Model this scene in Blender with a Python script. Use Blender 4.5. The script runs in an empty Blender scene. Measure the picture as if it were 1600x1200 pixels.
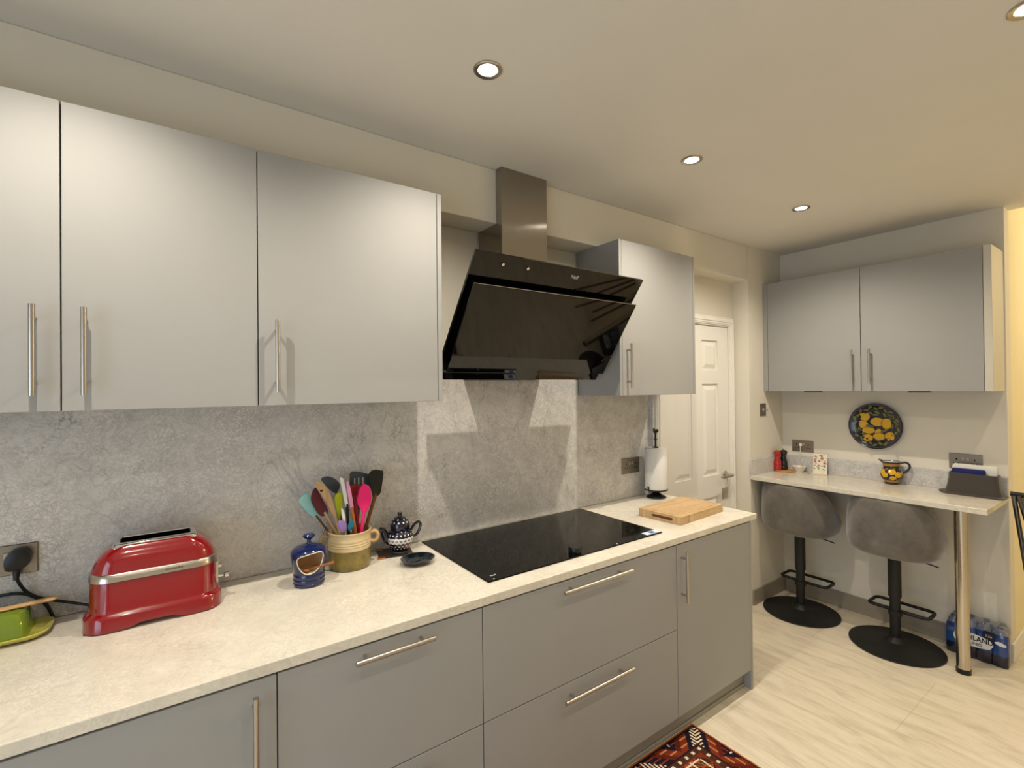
import bpy, bmesh, math, random
from mathutils import Vector, Matrix
PI = math.pi
scn = bpy.context.scene
C = scn.collection
rnd = random.Random(7)

# ------------------------------------------------------------------ helpers
def lin(c):
    return tuple((v/12.92 if v <= .04045 else ((v+.055)/1.055)**2.4) for v in (x/255 for x in c))

def mat(name, col, rough=.5, metal=0., spec=.5, emis=None, estr=0, coat=0, trans=0, ior=1.45, sheen=0, aniso=0):
    m = bpy.data.materials.new(name); m.use_nodes = True
    b = m.node_tree.nodes['Principled BSDF']
    b.inputs['Base Color'].default_value = (*lin(col), 1)
    b.inputs['Roughness'].default_value = rough
    b.inputs['Metallic'].default_value = metal
    b.inputs['Specular IOR Level'].default_value = spec
    b.inputs['Coat Weight'].default_value = coat
    b.inputs['Coat Roughness'].default_value = .05
    b.inputs['Transmission Weight'].default_value = trans
    b.inputs['IOR'].default_value = ior
    b.inputs['Sheen Weight'].default_value = sheen
    b.inputs['Anisotropic'].default_value = aniso
    if emis:
        b.inputs['Emission Color'].default_value = (*emis, 1)
        b.inputs['Emission Strength'].default_value = estr
    return m

class NT:
    """tiny node helper"""
    def __init__(s, m): s.t = m.node_tree; s.b = s.t.nodes['Principled BSDF']
    def n(s, typ, **kw):
        x = s.t.nodes.new(typ)
        for k, v in kw.items(): setattr(x, k, v)
        return x
    def l(s, a, b): s.t.links.new(a, b)
    def coord(s, scale=(1,1,1), rot=(0,0,0)):
        c = s.n('ShaderNodeTexCoord'); mp = s.n('ShaderNodeMapping')
        mp.inputs['Scale'].default_value = scale; mp.inputs['Rotation'].default_value = rot
        s.l(c.outputs['Object'], mp.inputs['Vector']); return mp.outputs['Vector']
    def noise(s, vec, scale, detail=4, rough=.5, dist=0):
        x = s.n('ShaderNodeTexNoise'); x.inputs['Scale'].default_value = scale
        x.inputs['Detail'].default_value = detail; x.inputs['Roughness'].default_value = rough
        x.inputs['Distortion'].default_value = dist
        s.l(vec, x.inputs['Vector']); return x
    def ramp(s, fac, stops):
        r = s.n('ShaderNodeValToRGB'); e = r.color_ramp.elements
        while len(e) < len(stops): e.new(.5)
        for i, (p, c) in enumerate(stops):
            e[i].position = p; e[i].color = (*c, 1) if len(c) == 3 else c
        s.l(fac, r.inputs['Fac']); return r.outputs['Color']
    def mix(s, fac, a, b, mode='MIX'):
        m = s.n('ShaderNodeMix', data_type='RGBA', blend_type=mode)
        for sock, v in ((m.inputs['Factor'], fac), (m.inputs['A'], a), (m.inputs['B'], b)):
            pass
        ins = [i for i in m.inputs if i.type == 'RGBA']
        if isinstance(fac, (int, float)): m.inputs[0].default_value = fac
        else: s.l(fac, m.inputs[0])
        for sock, v in ((ins[0], a), (ins[1], b)):
            if isinstance(v, tuple): sock.default_value = (*v, 1)
            else: s.l(v, sock)
        return [o for o in m.outputs if o.type == 'RGBA'][0]
    def base(s, c): s.l(c, s.b.inputs['Base Color'])
    def bump(s, h, strength=.1, dist=.002):
        b = s.n('ShaderNodeBump'); b.inputs['Strength'].default_value = strength
        b.inputs['Distance'].default_value = dist
        s.l(h, b.inputs['Height']); s.l(b.outputs['Normal'], s.b.inputs['Normal'])

def painted(name, col, rough=.55, spec=.3):
    m = mat(name, col, rough, spec=spec); t = NT(m)
    v = t.coord(); n = t.noise(v, 3, 2)
    c = lin(col)
    t.base(t.ramp(n.outputs['Fac'], [(0, tuple(x*.96 for x in c)), (1, tuple(min(1, x*1.03) for x in c))]))
    n2 = t.noise(v, 260, 2); t.bump(n2.outputs['Fac'], .05, .001)
    return m

def quartz(name, base_c, vein_c, rough=.25, strong=1.0, cloud_lo=.8):
    m = mat(name, base_c, rough, spec=.5); t = NT(m)
    v = t.coord()
    w = t.noise(v, 34, 5, .7); w2 = t.noise(v, 6, 4, .6)
    off = t.n('ShaderNodeVectorMath', operation='MULTIPLY_ADD')
    t.l(w.outputs['Color'], off.inputs[0]); off.inputs[1].default_value = (.05, .05, .05); t.l(v, off.inputs[2])
    off2 = t.n('ShaderNodeVectorMath', operation='MULTIPLY_ADD')
    t.l(w2.outputs['Color'], off2.inputs[0]); off2.inputs[1].default_value = (.10, .10, .10); t.l(off.outputs[0], off2.inputs[2])
    b, ve = lin(base_c), lin(vein_c)
    def crackle(scale, width, vec):
        vo = t.n('ShaderNodeTexVoronoi', feature='DISTANCE_TO_EDGE'); vo.inputs['Scale'].default_value = scale
        t.l(vec, vo.inputs['Vector'])
        return t.ramp(vo.outputs['Distance'], [(0, (1,1,1)), (width*.3, (.55,.55,.55)), (width, (0,0,0))])
    patch = t.ramp(t.noise(v, 3.6, 6, .68).outputs['Fac'], [(.40, (.06,.06,.06)), (.68, (1,1,1))])
    c1 = t.mix(1.0, crackle(70, .17, off.outputs[0]), patch, 'MULTIPLY')
    patch2 = t.ramp(t.noise(v, 5.3, 5, .7).outputs['Fac'], [(.5, (.0,0,0)), (.66, (1,1,1))])
    c2 = t.mix(1.0, crackle(30, .09, off2.outputs[0]), patch2, 'MULTIPLY')
    ln = t.noise(v, .9, 6, .55, .9)
    c3 = t.ramp(ln.outputs['Fac'], [(.4965, (0,0,0)), (.5, (.8,.8,.8)), (.5035, (0,0,0))])
    cloud = t.ramp(t.noise(v, 7, 8, .72).outputs['Fac'], [(.33, tuple(x*cloud_lo for x in b)), (.66, tuple(min(1,x*1.10) for x in b))])
    rn = t.noise(v, 13, 9, .74, .8)
    c4 = t.ramp(rn.outputs['Fac'], [(.478, (0,0,0)), (.498, (.75,.75,.75)), (.502, (.75,.75,.75)), (.522, (0,0,0))])
    rn2 = t.noise(v, 30, 8, .72, .6)
    c5 = t.ramp(rn2.outputs['Fac'], [(.47, (0,0,0)), (.5, (.5,.5,.5)), (.53, (0,0,0))])
    c1 = t.mix(1.0, c1, (.8,.8,.8), 'MULTIPLY')
    k = t.mix(1.0, c1, c2, 'LIGHTEN'); k = t.mix(.5, k, c3, 'LIGHTEN'); k = t.mix(.5, k, c4, 'LIGHTEN'); k = t.mix(.7, k, t.mix(1.0, c5, patch2, 'MULTIPLY'), 'LIGHTEN')
    k = t.mix(1.0, k, (strong,)*3, 'MULTIPLY')
    mx = t.n('ShaderNodeRGBToBW'); t.l(k, mx.inputs[0])
    t.base(t.mix(mx.outputs[0], cloud, ve))
    return m

def wood(name, c1, c2, scale=12, axis='x', rough=.5):
    m = mat(name, c1, rough, spec=.35); t = NT(m)
    s = {'x': (1,8,8), 'y': (8,1,8), 'z': (8,8,1)}[axis]
    n = t.noise(t.coord(s), scale, 4, .6, .5)
    t.base(t.ramp(n.outputs['Fac'], [(.3, lin(c1)), (.7, lin(c2))]))
    return m

# -- mesh building
def B(): return bmesh.new()
def box(bm, x0, x1, y0, y1, z0, z1, bev=0, seg=2, mi=0):
    vs = [bm.verts.new((x, y, z)) for z in (z0, z1) for y in (y0, y1) for x in (x0, x1)]
    f = [(0,2,3,1), (4,5,7,6), (0,1,5,4), (2,6,7,3), (0,4,6,2), (1,3,7,5)]
    fs = [bm.faces.new([vs[i] for i in q]) for q in f]
    for q in fs: q.material_index = mi
    if bev:
        es = list({e for q in fs for e in q.edges})
        bmesh.ops.bevel(bm, geom=es, offset=bev, segments=seg, profile=.5, affect='EDGES')
    return bm
def frame_of(d):
    d = d.normalized(); up = Vector((0,0,1)) if abs(d.z) < .95 else Vector((1,0,0))
    a = d.cross(up).normalized(); return a, a.cross(d).normalized()
def tube(bm, pts, r, n=14, closed=False, cap=True, mi=0, flat=1.0):
    pts = [Vector(p) for p in pts]; N = len(pts); rings = []
    rr = r if isinstance(r, (list, tuple)) else [r]*N
    a = None
    for i, p in enumerate(pts):
        if closed: d = pts[(i+1) % N]-pts[i-1]
        else: d = pts[min(i+1, N-1)]-pts[max(i-1, 0)]
        d.normalize()
        if a is None: a, _ = frame_of(d)
        a = (a-d*a.dot(d)).normalized(); b = d.cross(a)
        rings.append([bm.verts.new(p+(a*math.cos(2*PI*k/n)*flat+b*math.sin(2*PI*k/n))*rr[i]) for k in range(n)])
    for i in range(N if closed else N-1):
        A, Bn = rings[i], rings[(i+1) % N]
        for k in range(n):
            f = bm.faces.new((A[k], A[(k+1) % n], Bn[(k+1) % n], Bn[k])); f.material_index = mi
    if cap and not closed:
        bm.faces.new(list(reversed(rings[0]))).material_index = mi
        bm.faces.new(rings[-1]).material_index = mi
    return bm
def lathe(bm, prof, n=40, cx=0, cy=0, sx=1, sy=1, mi=None, rot=0):
    """prof: list of (r, z); r = 0 closes."""
    rings = []
    for r, z in prof:
        if r <= 1e-6: rings.append([bm.verts.new((cx, cy, z))])
        else: rings.append([bm.verts.new((cx+r*sx*math.cos(2*PI*k/n+rot), cy+r*sy*math.sin(2*PI*k/n+rot), z)) for k in range(n)])
    for i in range(len(rings)-1):
        A, Bn = rings[i], rings[i+1]
        for k in range(n):
            k2 = (k+1) % n
            if len(A) == 1 and len(Bn) == 1: continue
            if len(A) == 1: f = bm.faces.new((A[0], Bn[k2], Bn[k]))
            elif len(Bn) == 1: f = bm.faces.new((A[k], A[k2], Bn[0]))
            else: f = bm.faces.new((A[k], A[k2], Bn[k2], Bn[k]))
            if mi: f.material_index = mi(prof[i], prof[i+1])
    return bm
def prism(bm, pts, axis, a, b, bev=0, mi=0):
    """extrude a 2D outline along axis ('x','y','z') from a to b"""
    def P(p, t): return {'x': (t, p[0], p[1]), 'y': (p[0], t, p[1]), 'z': (p[0], p[1], t)}[axis]
    A = [bm.verts.new(P(p, a)) for p in pts]; Bv = [bm.verts.new(P(p, b)) for p in pts]
    n = len(pts); fs = [bm.faces.new(A), bm.faces.new(list(reversed(Bv)))]
    for i in range(n): fs.append(bm.faces.new((A[i], Bv[i], Bv[(i+1) % n], A[(i+1) % n])))
    for f in fs: f.material_index = mi
    bmesh.ops.recalc_face_normals(bm, faces=fs)
    if bev:
        es = list(fs[0].edges)+list(fs[1].edges)
        bmesh.ops.bevel(bm, geom=es, offset=bev, segments=2, profile=.5, affect='EDGES')
    return bm
def smooth_outline(pts, it=2):
    for _ in range(it):
        q = []
        for i in range(len(pts)):
            a, b = pts[i], pts[(i+1) % len(pts)]
            q += [(a[0]*.86+b[0]*.14, a[1]*.86+b[1]*.14), (a[0]*.14+b[0]*.86, a[1]*.14+b[1]*.86)] if it == 1 else [(a[0]*.78+b[0]*.22, a[1]*.78+b[1]*.22), (a[0]*.22+b[0]*.78, a[1]*.22+b[1]*.78)]
        pts = q
    return pts
def rrect(cx, cy, w, h, r, n=6):
    out = []
    for sx, sy, a0 in ((1,1,0), (-1,1,90), (-1,-1,180), (1,-1,270)):
        for k in range(n+1):
            a = math.radians(a0+90*k/n)
            out.append((cx+sx*(w/2-r)+r*math.cos(a), cy+sy*(h/2-r)+r*math.sin(a)))
    return out
def bez(pts, n=10):
    """catmull-rom through points"""
    P = [Vector(p) for p in pts]; P = [P[0]*2-P[1]]+P+[P[-1]*2-P[-2]]; out = []
    for i in range(1, len(P)-2):
        for k in range(n):
            t = k/n; a, b, c, d = P[i-1:i+3]
            out.append(.5*((2*b)+(-a+c)*t+(2*a-5*b+4*c-d)*t*t+(-a+3*b-3*c+d)*t**3))
    out.append(P[-2]); return out

def obj(name, bm, m, parent=None, smooth=True, angle=35, kind=None, label=None, recalc=True):
    """link bm as ONE mesh object; with a parent the mesh (built in world space) is moved into the parent's frame"""
    me = bpy.data.meshes.new(name)
    root = parent
    while root is not None and root.parent is not None: root = root.parent
    if recalc: bmesh.ops.recalc_face_normals(bm, faces=bm.faces[:])
    loc = None
    if root is not None:
        bmesh.ops.transform(bm, matrix=root.matrix_basis.inverted(), verts=bm.verts[:])
    bm.to_mesh(me); bm.free()
    ms = m if isinstance(m, (list, tuple)) else [m]
    for x in ms: me.materials.append(x)
    if smooth:
        me.polygons.foreach_set('use_smooth', [True]*len(me.polygons))
        me.set_sharp_from_angle(angle=math.radians(angle))
    o = bpy.data.objects.new(name, me); C.objects.link(o)
    if parent is not None: o.parent = parent
    if kind: o['kind'] = kind
    if label: o['label'] = label
    return o
def single(name, bm, m, label, cat, group=None, loc=None, **kw):
    """a thing that is one mesh; its origin goes to its base"""
    xs = [v.co for v in bm.verts]
    if loc is None:
        loc = Vector(((min(p.x for p in xs)+max(p.x for p in xs))/2, (min(p.y for p in xs)+max(p.y for p in xs))/2, min(p.z for p in xs)))
    loc = Vector(loc)
    bmesh.ops.translate(bm, verts=bm.verts[:], vec=-loc)
    o = obj(name, bm, m, **kw); o.location = loc
    o['label'] = label; o['category'] = cat
    if group: o['group'] = group
    return o
def thing(name, label, cat, loc=(0,0,0), group=None):
    o = bpy.data.objects.new(name, None); C.objects.link(o); o.location = loc
    o.empty_display_size = .05
    o['label'] = label; o['category'] = cat
    if group: o['group'] = group
    o.matrix_basis = Matrix.Translation(loc)
    return o
def struct(name, bm, m, **kw): return obj(name, bm, m, kind='structure', **kw)
def text(s, name, m, parent, M, size=.02, depth=.0004, label=None, bold=0, sx=1):
    cu = bpy.data.curves.new('t', 'FONT'); cu.body = s; cu.size = size; cu.extrude = depth
    cu.align_x = 'CENTER'; cu.align_y = 'CENTER'; cu.offset = bold
    to = bpy.data.objects.new('t', cu); C.objects.link(to)
    me = bpy.data.meshes.new_from_object(to.evaluated_get(bpy.context.evaluated_depsgraph_get()))
    bpy.data.objects.remove(to); bpy.data.curves.remove(cu)
    bm = B(); bm.from_mesh(me); bpy.data.meshes.remove(me)
    bmesh.ops.scale(bm, vec=(sx,1,1), verts=bm.verts[:])
    bmesh.ops.transform(bm, matrix=M, verts=bm.verts[:])
    return obj(name, bm, m, parent, smooth=False, label=label)
def basis(o, x, y):
    """matrix with local x,y axes mapped to given directions and origin o"""
    x = Vector(x).normalized(); y = Vector(y); y = (y-x*y.dot(x)).normalized(); z = x.cross(y)
    M = Matrix.Identity(4)
    for i in range(3): M[i][0] = x[i]; M[i][1] = y[i]; M[i][2] = z[i]; M[i][3] = o[i]
    return M

# ------------------------------------------------------------------ dimensions (metres)
W, T, D = .9096, .030, .659            # worktop height, thickness, depth
H = 2.603                              # ceiling
Bk = .154                              # bulkhead depth
ZS = 2.354                             # bulkhead underside
X1 = 2.997                             # far wall
EE = 1.394                             # end of far wall
K, KT = .940, .030                     # breakfast bar
XL, YF, XR = -2.6, -4.0, 5.0

# ------------------------------------------------------------------ materials
WALL = painted('wall_paint', (226,219,203), .75, .2)
CEIL = painted('ceiling_paint', (228,224,214), .85, .1)
HALLW = painted('hall_wall_paint', (240,228,188), .7, .2)
WHITE = painted('white_gloss_paint', (236,232,222), .35, .5)
QUARTZ = quartz('grey_quartz_slab', (216,212,206), (112,112,112), .22, .85, .84)
QTOP = quartz('pale_quartz_worktop', (224,217,200), (158,150,138), .14, .6, .88)
DOORM = painted('matt_grey_lacquer', (158,157,153), .58, .3)
DOORB = painted('matt_grey_lacquer_edge', (168,168,164), .42, .4)
CARC = painted('carcass_gap_shade', (60,58,56), .7, .2)  # carcass colour darkened so the gaps between fronts read as shade
ENDP = painted('cream_end_panel', (206,200,184), .5, .3)
SIDEM = DOORM
STEEL = mat('brushed_steel', (190,184,174), .28, 1)
STEELD = mat('brushed_steel_plate', (150,142,130), .38, 1)
CHROME = mat('chrome', (225,222,216), .08, 1)
BLKG = mat('black_glass', (7,6,6), .03, 0, spec=.5)
HOBG = mat('hob_glass', (7,7,7), .04, 0, spec=.22)
BLACK = mat('black_plastic', (14,14,14), .35)
BLKM = mat('black_powder_coat', (20,19,18), .5)
DUCT = mat('brushed_duct_steel', (165,158,148), .17, 1, aniso=.95)
def duct_tangent():
    t = NT(DUCT); g = t.n('ShaderNodeTangent', direction_type='RADIAL', axis='Z'); t.l(g.outputs[0], t.b.inputs['Tangent'])
duct_tangent()
RED = mat('red_enamel', (132,6,14), .16, 0, spec=.6, coat=.8)
DARK = mat('slot_shade_and_print', (6,6,6), .9, spec=0)  # flat black for the shade inside slots and holes, also logo print
LAMP = mat('lamp_face', (255,255,255), .5, emis=(1,.93,.82), estr=14)

def floor_material():
    m = mat('travertine_floor_tile', (205,190,160), .32, spec=.4); t = NT(m)
    v = t.coord((5, .9, 1)); n = t.noise(v, 3.0, 8, .7, .5)
    c = t.ramp(n.outputs['Fac'], [(.3, lin((194,182,158))), (.5, lin((220,208,184))), (.75, lin((232,222,200)))])
    v2 = t.coord((16, 2.2, 1)); n2 = t.noise(v2, 3, 6, .75)
    c2 = t.ramp(n2.outputs['Fac'], [(.55, (0,0,0)), (.76, (.42,.42,.42))])
    bw = t.n('ShaderNodeRGBToBW'); t.l(c2, bw.inputs[0])
    c = t.mix(bw.outputs[0], c, lin((160,145,120)))
    br = t.n('ShaderNodeTexBrick'); br.offset = .5
    br.inputs['Scale'].default_value = 1; br.inputs['Mortar Size'].default_value = .0022
    br.inputs['Brick Width'].default_value = 1.2; br.inputs['Row Height'].default_value = .6
    br.inputs['Color1'].default_value = (1,1,1,1); br.inputs['Color2'].default_value = (.965,.965,.965,1)
    br.inputs['Mortar'].default_value = (.84,.82,.78,1)
    t.l(t.coord((1,1,1), (0,0,PI/2)), br.inputs['Vector'])
    t.base(t.mix(1.0, c, br.outputs['Color'], 'MULTIPLY'))
    return m
FLOOR = floor_material()
SKIRT = painted('taupe_tile_skirting', (150,140,124), .4, .4)

# ------------------------------------------------------------------ setting
bm = B(); box(bm, XL, XR, YF, .3, -.1, 0); struct('floor', bm, FLOOR, smooth=False)
bm = B(); box(bm, XL, X1+.12, YF, .3, H, H+.1); box(bm, X1, X1+.12, YF, -EE, H+.1, 2.95); box(bm, X1+.12, XR, YF, -EE+.12, 2.95, 3.05)
struct('ceiling', bm, CEIL, smooth=False)
bm = B()                                                         # back wall with the step beside the door
box(bm, XL, 1.60, .012, .3, 0, H)
box(bm, 1.60, 1.63, -.03, .3, 0, 2.06)
box(bm, 1.60, 2.515, -.03, .3, 2.06, ZS)
box(bm, 2.47, 2.515, -.03, .3, 0, 2.06)
box(bm, 1.63, 2.47, .05, .3, 0, 2.06)
struct('wall_back', bm, WALL, smooth=False)
bm = B(); box(bm, XL, 2.515, -Bk, .012, ZS, H, .004, 2); box(bm, 2.515, X1+.12, -Bk, .3, 0, H)
struct('wall_bulkhead', bm, WALL, smooth=False)
bm = B(); box(bm, X1, X1+.12, -EE, -Bk, 0, H, 0); struct('wall_right', bm, WALL, smooth=False)
bm = B(); box(bm, X1+.12, XR, -EE, -EE+.12, 0, 2.95); box(bm, XR, XR+.1, YF, -EE+.12, 0, 2.95)
struct('wall_hall', bm, HALLW, smooth=False)
bm = B(); box(bm, X1+.0, XR, -EE-.012, -EE, 0, .1, .003); struct('baseboard_hall', bm, WHITE, smooth=False)
bm = B(); box(bm, 2.515, X1, -Bk-.012, -Bk, 0, .111, .003); struct('baseboard_back', bm, SKIRT, smooth=False)
bm = B(); box(bm, X1-.012, X1, -EE, -Bk-.012, 0, .111, .003); struct('baseboard_right', bm, SKIRT, smooth=False)
bm = B(); box(bm, XL, XR, YF-.1, YF, 0, 2.95); struct('wall_front', bm, WALL, smooth=False)
wy0, wy1, wz0, wz1 = -3.3, -1.0, .25, 2.1
bm = B()
box(bm, XL-.1, XL, YF, wy0, 0, H); box(bm, XL-.1, XL, wy1, .3, 0, H)
box(bm, XL-.1, XL, wy0, wy1, 0, wz0); box(bm, XL-.1, XL, wy0, wy1, wz1, H)
struct('wall_left', bm, WALL, smooth=False)
bm = B()
for a, b, c, d in ((wy0, wy0+.06, wz0, wz1), (wy1-.06, wy1, wz0, wz1), (wy0, wy1, wz0, wz0+.06), (wy0, wy1, wz1-.06, wz1), ((wy0+wy1)/2-.03, (wy0+wy1)/2+.03, wz0, wz1)):
    box(bm, XL-.08, XL-.02, a, b, c, d)
struct('window_1', bm, WHITE, smooth=False)

# ------------------------------------------------------------------ six panel door
d1 = bpy.data.objects.new('door_1', None); C.objects.link(d1); d1['kind'] = 'structure'; d1.location = (2.06,-.03,0); d1.matrix_basis = Matrix.Translation((2.06,-.03,0))
def panel_door(x0, x1, z1, yf, yb):
    bm = B()
    st, mid = .125, .125
    pw = (x1-x0-2*st-mid)/2
    cols = [(x0+st, x0+st+pw), (x1-st-pw, x1-st)]
    rows = [(.22, .80), (.955, 1.605), (1.70, 1.915)]
    box(bm, x0, x1, yf+.010, yb, 0.005, z1)
    # stiles and rails proud of the sunk ground
    xs = [x0, cols[0][0], cols[0][1], cols[1][0], cols[1][1], x1]
    for a, b in ((xs[0], xs[1]), (xs[2], xs[3]), (xs[4], xs[5])): box(bm, a, b, yf, yf+.012, .005, z1)
    zs = [.005]+[v for r in rows for v in r]+[z1]
    for i in range(0, len(zs), 2):
        for a, b in cols: box(bm, a, b, yf, yf+.012, zs[i], zs[i+1])
    for a, b in cols:                                            # raised fields with sloped margins
        for c, d in rows:
            o, i_ = .012, .042
            v = [bm.verts.new(p) for p in ((a+o, yf+.0105, c+o), (b-o, yf+.0105, c+o), (b-o, yf+.0105, d-o), (a+o, yf+.0105, d-o),
                                           (a+i_, yf+.001, c+i_), (b-i_, yf+.001, c+i_), (b-i_, yf+.001, d-i_), (a+i_, yf+.001, d-i_))]
            bm.faces.new(v[4:])
            for k in range(4): bm.faces.new((v[k], v[(k+1) % 4], v[4+(k+1) % 4], v[4+k]))
    return bm
obj('door_leaf', panel_door(1.678, 2.440, 2.016, -.032, .008), WHITE, d1, smooth=False)
bm = B()
def architrave(bm, x0, x1, ztop, w, yb):
    steps = ((0, w, .012), (w*.12, w*.9, .018), (w*.25, w*.75, .022), (w*.45, w*.7, .026))
    for a, b, t in steps:
        box(bm, x0-b, x0-a, yb-t, yb, 0, ztop+a, .0015, 1); box(bm, x1+a, x1+b, yb-t, yb, 0, ztop+a, .0015, 1)
        box(bm, x0-b, x1+b, yb-t, yb, ztop+a, ztop+b, .0015, 1)
architrave(bm, 1.672, 2.446, 2.022, .0665, -.0302)
box(bm, 1.631, 1.676, -.03, .05, 0, 2.018); box(bm, 2.442, 2.469, -.03, .05, 0, 2.018); box(bm, 1.631, 2.469, -.03, .05, 2.018, 2.059)
obj('door_frame', bm, WHITE, d1, smooth=False)
bm = B()
tube(bm, [(2.385,-.032,.945), (2.385,-.039,.945)], .026, 28)
tube(bm, [(2.385,-.036,.945), (2.385,-.088,.945)], .010, 16)
tube(bm, bez([(2.392,-.090,.945), (2.36,-.094,.945), (2.255,-.092,.944)], 6), .010, 16)
obj('door_handle', bm, STEEL, d1)
bm = B(); box(bm, 2.345, 2.425, -.036, -.032, .77, .85, .002); tube(bm, [(2.402,-.036,.81), (2.402,-.0385,.81)], .012, 20)
tube(bm, bez([(2.39,-.045,.93), (2.400,-.048,.87), (2.408,-.042,.82)], 6), .003, 8)
obj('lock_plate', bm, mat('satin_silver_plate', (196,190,176), .35, .6), d1)

# ------------------------------------------------------------------ worktop, splashback, bar
bm = B(); prism(bm, [(XL+.005,-D), (1.637,-D), (1.637,-.060), (1.598,-.060), (1.598,-.001), (XL+.005,-.001)], 'z', W-T, W, .0025)
single('worktop', bm, QTOP, 'long pale quartz worktop over the grey drawers, holding the black hob', 'worktop', smooth=False)
bm = B()
box(bm, XL+.005, 1.599, 0, .011, W+.0005, 1.5435)
box(bm, -.034, .974, 0, .011, 1.5435, 1.63)
box(bm, 1.5885, 1.5995, -.030, 0, W+.0005, 1.5435)
single('splashback', bm, QUARTZ, 'tall grey veined quartz splashback behind the hob and toaster', 'splashback', smooth=False)
bm = B(); box(bm, 2.507, X1-.001, -EE+.002, -Bk-.001, K-KT, K, .0025)
single('breakfast_bar', bm, QTOP, 'narrow pale quartz breakfast bar on the far wall above the two grey stools', 'worktop', smooth=False).location.z += 0
bm = B(); box(bm, X1-.016, X1-.001, -EE+.002, -Bk-.017, K, 1.055, .0015)
single('quartz_upstand', bm, QUARTZ, 'long low quartz upstand on the far wall behind the lemon jug', 'upstand', smooth=False)
bm = B(); box(bm, 2.507, X1-.017, -Bk-.016, -Bk-.001, K, 1.055, .0015)
single('quartz_upstand', bm, QUARTZ, 'short quartz upstand on the side wall left of the red pepper mill', 'upstand', smooth=False)
legr = thing('bar_support_leg', 'round brushed steel support leg under the right end of the breakfast bar', 'leg', (2.645,-1.262,0))
bm = B(); tube(bm, [(2.645,-1.262,.025), (2.645,-1.262,K-KT)], .030, 36); obj('pole', bm, mat('polished_steel_tube', (205,196,180), .2, 1), legr)
bm = B(); tube(bm, [(2.645,-1.262,0), (2.645,-1.262,.026)], .0325, 36); obj('foot', bm, BLACK, legr)
legr.name = 'bar_support'

# ------------------------------------------------------------------ cabinets
def bar_handle(cx, y, cz, length, vertical, parent, r=.0068, proj=.032, post=.72, axis='y'):
    """T-bar: the bar stands off the front face by proj; front face at y (axis y) or x (axis x)"""
    bm = B(); h = length/2
    def P(u, off, v): return (u, y-off, v) if axis == 'y' else (y-off, u, v)
    if vertical: a, b = (cx, cz-h), (cx, cz+h); q = [(cx, cz-h*post), (cx, cz+h*post)]
    else: a, b = (cx-h, cz), (cx+h, cz); q = [(cx-h*post, cz), (cx+h*post, cz)]
    tube(bm, [P(a[0], proj, a[1]), P(b[0], proj, b[1])], r, 18)
    for u, v in q: tube(bm, [P(u, -.0005, v), P(u, proj, v)], r*.75, 12)
    return obj('handle', bm, STEEL, parent)

DF = D                                                    # door front plane of base units
def base_unit(x0, x1, label, fronts, group='grey base units under the worktop', end=False):
    r = thing('base_cabinet', label, 'cabinet', ((x0+x1)/2, -DF/2, 0.1), group)
    bm = B(); box(bm, x0+.001, x1-.001, -DF+.022, -.03, .105, W-T-.001); obj('body', bm, CARC, r, smooth=False)
    g = .0016
    for (name, a, b, z0, z1, hd) in fronts:
        bm = B(); box(bm, a+g, b-g, -DF+.001, -DF+.020, z0+g, z1-g, .001, 1); f = obj(name, bm, DOORM, r, smooth=False)
        if hd: bar_handle(hd[0], -DF+.001, hd[1], hd[2], hd[3], f)
    if end:
        bm = B(); box(bm, x1, x1+.018, -DF, -.06, 0, W-T-.001, .001, 1); obj('end_panel', bm, DOORM, r, smooth=False)
    return r
ZT_, ZM, ZB = W-T-.004, .4985, .102
b0, b1, b2, b3, b4 = -1.286, -.686, -.076, .947, 1.564
base_unit(-1.9, b1, 'grey base cabinet with a single tall handle, left end of the base run', [('door', -1.9, -1.29, ZB, ZT_, None), ('door', -1.29, b1, ZB, ZT_, (-.738, .732, .235, True))])
base_unit(b1, b2, 'grey two-drawer base unit between the tall-handled door and the hob drawers', [('drawer', b1, b2, ZM, ZT_, (-.379, .848, .235, False)), ('drawer', b1, b2, ZB, ZM, (-.379, .452, .235, False))])
base_unit(b2, b3, 'wide grey two-drawer base unit directly below the black hob', [('drawer', b2, b3, ZM, ZT_, (.4355, .848, .365, False)), ('drawer', b2, b3, ZB, ZM, (.4355, .452, .365, False))])
base_unit(b3, b4, 'grey base cabinet with one door and end panel, nearest the floor rug and stools', [('door', b3, b4, ZB, ZT_, (.982, .733, .228, True))], end=True)
bm = B(); box(bm, XL+.01, b4-.001, -.615, -.597, 0, .1015, .001, 1); box(bm, b1, b4-.002, -.622, -.615, 0, .02, .002, 1)
single('plinth', bm, painted('plinth_board', (150,144,132), .5, .3), 'grey plinth board recessed along the floor under the base cabinets', 'plinth', smooth=False)

CF = .313; CZ0, CZ1 = 1.5444, 2.3535
def wall_unit(x0, x1, label, doors, group, endL=False, endR=False):
    r = thing('wall_cabinet', label, 'cabinet', ((x0+x1)/2, -.15, CZ0), group)
    bm = B(); box(bm, x0+(.019 if endL else .001), x1-(.019 if endR else .001), -CF+.022, -.0015, CZ0+.001, CZ1-.001); obj('body', bm, CARC, r, smooth=False)
    g = .0016
    for a, b, hx in doors:
        bm = B(); box(bm, a+g, b-g, -CF+.001, -CF+.020, CZ0, CZ1, .001, 1); f = obj('door', bm, DOORM, r, smooth=False)
        bar_handle(hx, -CF+.001, 1.700, .229, True, f)
    if endL:
        bm = B(); box(bm, x0, x0+.018, -CF, -.001, CZ0, CZ1, .001, 1); obj('end_panel', bm, SIDEM, r, smooth=False)
    if endR:
        bm = B(); box(bm, x1-.018, x1, -CF, -.001, CZ0, CZ1, .001, 1); obj('end_panel', bm, SIDEM, r, smooth=False)
    return r
G = 'grey wall cabinets over the worktop'
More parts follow.
